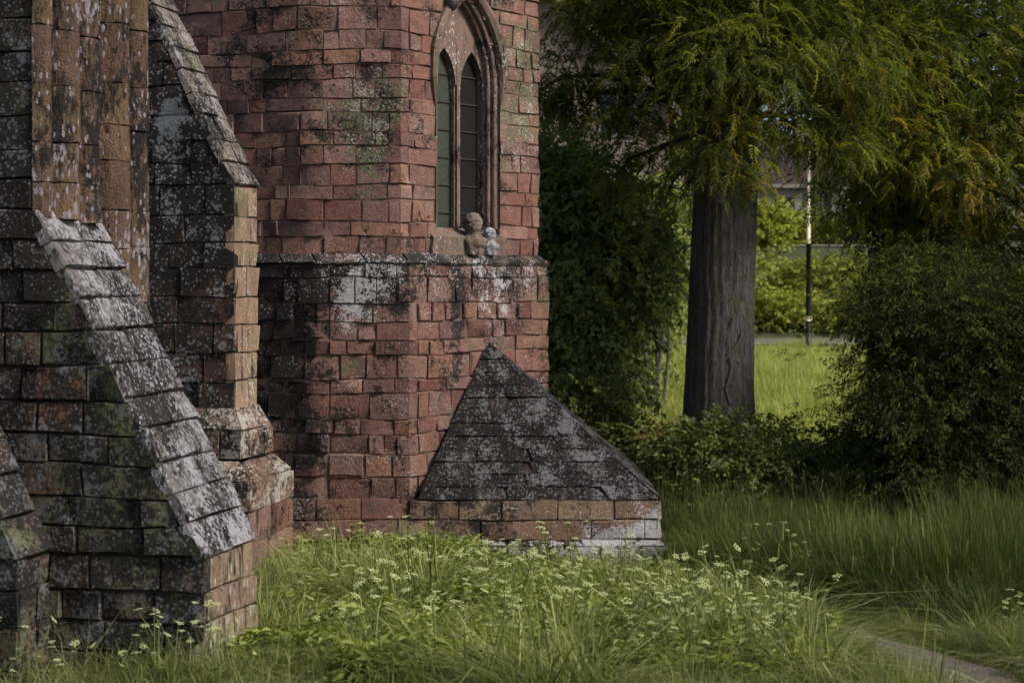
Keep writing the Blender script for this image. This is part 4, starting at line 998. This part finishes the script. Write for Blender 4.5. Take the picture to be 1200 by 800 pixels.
# foreground meadow: wide patches of tangled blades, smaller tufts along walls and path
a_ = jgrid(-7, 9, 8.0, 23, .42, lambda x, y: kf(x, y) & roomy(x, y), rng); b_ = scatter_pts(62000, -7, 9, 8.0, 23, lambda x, y: kf(x, y) & ~roomy(x, y), rng); b_ = b_[::3]
src = [blade_clump('g', 1000, .12, .46, .0034, .42, 1.2, 1 + i, M_grass) for i in range(4)] + [blade_clump('g', 30, .2, .46, .0030, .12, 1.1, 5, M_grass), blade_clump('g', 30, .25, .5, .0026, .12, 1.4, 6, M_grass), blade_clump('g', 40, .10, .3, .0034, .14, 1.2, 7, M_grass)]
pts = np.concatenate([a_, b_]); n = len(pts); big = np.arange(n) < len(a_)
hs = mheight(pts) * rng.uniform(.75, 1.1, n)
tl = np.where(big[:, None], rng.normal(0, .05, (n, 2)), rng.normal(0, .25, (n, 2)))
idx = np.where(big, rng.integers(0, 4, n), rng.integers(4, 7, n)); sxy = np.where(big, 1.0, hs)
gn_scatter('meadow_grass', pts, rng.uniform(0, 6.283, n), tl, np.stack([sxy, sxy, hs], -1), idx, src, 'long pale green tangled grass in front of the tower')
ts = scatter_pts(1000, -4, 4.5, 8.3, 18.6, lambda x, y: kf(x, y) & (pathdist(x, y) > .12) & (np.sin(x * 2.9 + y) * np.sin(y * 2.2 - x * 1.3) > -.35), rng); n = len(ts)
tsrc = [blade_clump('h', 150, .35, .80, .0036, .10, 1.0, 50 + i, M_tuss) for i in range(4)] + [blade_clump('h', 45, .3, .62, (.0085, .006)[i], .14, 1.2, 56 + i, M_tuss) for i in range(2)]
hs = mheight(ts) * rng.uniform(.6, 1.2, n) * np.where((ts[:, 0] < -.9) & (ts[:, 1] < 10.6), .55, 1) * np.where(ts[:, 1] > 16, .8, 1)
gn_scatter('tussock_grass', ts, rng.uniform(0, 6.283, n), rng.normal(0, .14, (n, 2)), np.stack([hs * 1.1, hs * 1.1, hs], -1), np.array([0, 1, 2, 3, 4, 4, 5, 5])[rng.integers(0, 8, n)], tsrc, 'arching pale grass tussocks among the meadow grass')
print('meadow', len(a_), len(b_))
# tall dark bank on the right
pts = jgrid(1.5, 13, 13.2, 22, .40, lambda x, y: inview(x, y, 150) & bankm(x, y) & ~inside_church(x, y) & (pathdist(x, y) > .1), rng); n = len(pts)
src = [blade_clump('t', 420, .35, 1.15, .0038, .36, (.35, .6, .9)[i], 15 + i, M_tall, 6) for i in range(3)]
hs = rng.uniform(.6, 1.15, n) * (1 + .25 * dens(pts[:, 0] * .8, pts[:, 1])); hs *= np.clip(.40 + (pts[:, 1] - 13.6) * .45, .4, 1.0)
gn_scatter('tall_grass', pts, rng.uniform(0, 6.283, n), rng.normal(0, .13, (n, 2)), np.stack([hs * 0 + 1, hs * 0 + 1, hs], -1), rng.integers(0, 3, n), src, 'tall dark upright grass bank at the right')
# far meadow behind the tree
pts = jgrid(1, 34, 23, 79.3, .8, lambda x, y: inview(x, y) & (x / y * FPX > 60), rng); n = len(pts)
src = [blade_clump('f', 480, .4, 1.05, .009, .75, .8, 18 + i, M_hay, 40) for i in range(3)]
hs = rng.uniform(.6, 1.15, n) * np.where(pts[:, 1] > 60, .8, 1.0) * (1 + .45 * dens(pts[:, 0] * .45, pts[:, 1] * .35))
gn_scatter('far_meadow_grass', pts, rng.uniform(0, 6.283, n), rng.normal(0, .06, (n, 2)), np.stack([hs * 0 + 1, hs * 0 + 1, hs], -1), rng.integers(0, 3, n), src, 'bright yellow green meadow grass beyond the big trunk')
# leafy weeds hugging the tower foot and strewn through the meadow
wd = []
for (x0, x1, y0, y1, k) in ((-2.7, .0, 16.4, 18.75, 480), (-2.0, 2.4, 12, 17.4, 950), (-1.8, 2.2, 9.4, 13, 800), (-3.4, -1.6, 8.6, 9.6, 40), (1.9, 3.5, 16.5, 20.5, 240)): wd.append(scatter_pts(k, x0, x1, y0, y1, lambda x, y: ~inside_church(x, y) & (pathdist(x, y) > .1), rng))
pts = np.concatenate(wd); pts = pts[(rng.random(len(pts)) < np.clip(1.15 - np.abs(pts[:, 0] - .1) * .35 - np.clip(pts[:, 0] - .9, 0, 2) * .3, .1, 1)) | (pts[:, 1] > 16.4)]; n = len(pts)
def feather_clump(name, n, h, seed, mat):
    r_ = np.random.default_rng(seed); V = []; F = []; o = 0
    for i in range(n):
        lv, lf = spray_feather(20, .30, .085, .030, seed * 20 + i); m = rotm(r_.uniform(.1, 1.0), 0, 0); m = rotm(0, 0, r_.uniform(0, 6.283)) @ m
        v = lv @ m.T * r_.uniform(.7, 1.2) + np.array([r_.normal(0, .04), r_.normal(0, .04), r_.uniform(.05, h)]); V.append(v); F += [tuple(int(q) + o for q in f) for f in lf]; o += len(lv)
    V = np.concatenate(V); ob = bpy.data.objects.new(name, mesh_np(name, V, F, tint=np.repeat(r_.random(len(V) // 4), 4))); ob.data.materials.append(mat); return ob
src = [feather_clump('w', 12, .32, 71, M_weed), feather_clump('w', 10, .26, 72, M_weed), leafy_clump('w', 44, .40, .070, .042, .17, 12, M_weed), leafy_clump('w', 40, .34, .060, .036, .16, 13, M_weed), leafy_clump('w', 50, .46, .055, .026, .15, 14, M_weed)]
hs = rng.uniform(.6, 1.2, n) * np.where((pts[:, 1] > 17.2) & (pts[:, 0] < .1), rng.uniform(.8, 1.35, n), rng.uniform(.8, 1.25, n))
hs *= np.where((pts[:, 0] > -.45) & (pts[:, 0] < 2.1) & (pts[:, 1] > 16.6), .4, 1) * np.where((pts[:, 0] < -1.4) & (pts[:, 1] < 10.2), .55, 1)
gn_scatter('weed_cover', pts, rng.uniform(0, 6.283, n), rng.normal(0, .12, (n, 2)), np.stack([hs] * 3, -1), np.minimum(4, rng.integers(0, 7, n)) * 0 + np.array([0, 0, 1, 1, 2, 3, 4])[rng.integers(0, 7, n)], src, 'bright leafy weeds along the foot of the tower and in the grass')

# cow parsley: white umbels
M_umb = leaf_mat('umbel_white', [(.36, .42, .16, 0), (.50, .54, .29, 1)], .25, .7, 'attr')
M_stem = leaf_mat('umbel_stem', [(.09, .12, .03, 0), (.12, .15, .04, 1)], .2, .6, 'attr')
def parsley(seed):
    r_ = np.random.default_rng(seed); V = []; F = []; mi = []
    def add(v, f, m):
        o = len(V); V.extend([tuple(map(float, q)) for q in v]); F.extend([tuple(int(i) + o for i in q) for q in f]); mi.extend([m] * len(f))
    H = r_.uniform(.55, .85); top = Vector((r_.normal(0, .12), r_.normal(0, .12), H))
    add(*tube_vf([(0, 0, 0), (top.x * .3, top.y * .3, H * .55), tuple(top)], [.006, .005, .003], 4, False), 1)
    heads = [(top, .036)]
    for i in range(r_.integers(1, 4)):
        f = r_.uniform(.4, .75); b = Vector((top.x * f, top.y * f, H * f)); a = r_.uniform(0, 6.283); e = b + Vector((math.cos(a) * .16, math.sin(a) * .16, r_.uniform(.14, .26)))
        add(*tube_vf([tuple(b), tuple(b.lerp(e, .5) + Vector((0, 0, .01))), tuple(e)], [.004, .003, .002], 4, False), 1); heads.append((e, r_.uniform(.022, .036)))
    for (c, rad) in heads:
        m = rotm(r_.normal(0, .3), r_.normal(0, .3), 0)
        for k in range(13):
            a = k * 2.4; q = rad * math.sqrt((k + .5) / 13); p_ = np.array(c) + m @ np.array([q * math.cos(a), q * math.sin(a), .03 - 3.5 * q * q])
            add([tuple(c), (c.x + .0015, c.y, c.z), tuple(p_)], [(0, 1, 2)], 1)
            s = rad * .22; z = r_.normal(0, .004)
            ring = [p_ + m @ np.array([s * r_.uniform(.7, 1.2) * math.cos(t_), s * r_.uniform(.7, 1.2) * math.sin(t_), z]) for t_ in np.linspace(0, 6.283, 7)[:-1]]
            add([p_ + m @ np.array([0, 0, .006])] + ring, [(0, i + 1, (i + 1) % 6 + 1) for i in range(6)], 0)
    for i in range(5):
        lv, lf = spray_feather(10, .2, .07, .02, seed * 10 + i); a = r_.uniform(0, 6.283); add(lv @ rotm(.5, 0, a).T + np.array([0, 0, r_.uniform(.08, .35)]), lf, 1)
    me = mesh_np('cow_parsley', V, F, tint=r_.uniform(.2, .8)); me.materials.append(M_umb); me.materials.append(M_stem)
    me.polygons.foreach_set('material_index', np.array(mi, np.int32)); return me
PM = [parsley(60 + i) for i in range(6)]
spots = []
def add_spots(n, x0, x1, y0, y1, lab, grp, s=(.7, 1.0)):
    k = 0
    while k < n:
        x, y = rng.uniform(x0, x1), rng.uniform(y0, y1)
        if (-.5 < x < 2 and y > 16.4) or inside_church(np.array(x), np.array(y)) or pathdist(np.array(x), np.array(y)) < .08: continue
        spots.append((x, y, lab, grp, rng.uniform(*s))); k += 1
add_spots(90, -1.0, 1.9, 9.4, 12.6, 'white cow parsley in the nearest grass at the bottom of the picture', 'cow parsley in the nearest grass', (.75, 1.1))
add_spots(70, -1.0, 1.7, 12.6, 15.6, 'white cow parsley in the sunlit grass before the stone pyramid', 'cow parsley before the stone pyramid', (.7, 1.05))
add_spots(34, -2.2, -.2, 12.0, 18.3, 'white cow parsley in the grass between near buttress and tower foot', 'cow parsley before the tower foot', (.65, .95))
add_spots(18, -3.0, -1.5, 8.8, 9.7, 'white cow parsley in the dark grass before the near buttress', 'cow parsley before the near buttress', (.6, .8))
add_spots(12, 3.35, 4.3, 10.6, 12.2, 'white cow parsley on the right edge of the footpath', 'cow parsley right of the footpath', (.55, .75))
add_spots(14, 1.5, 2.9, 14.5, 19.5, 'white cow parsley at the edge of the tall dark grass', 'cow parsley by the tall grass', (.6, .9))
for (x, y, lab, grp, s) in spots:
    o = bpy.data.objects.new('cow_parsley', PM[rng.integers(0, 6)]); COL.objects.link(o)
    o.location = (x, y, gnd(x, y) - .01); o.rotation_euler = (rng.normal(0, .1), rng.normal(0, .1), rng.uniform(0, 6.28)); o.scale = (s, s, s)
    tag(o, lab, 'wildflower', grp)
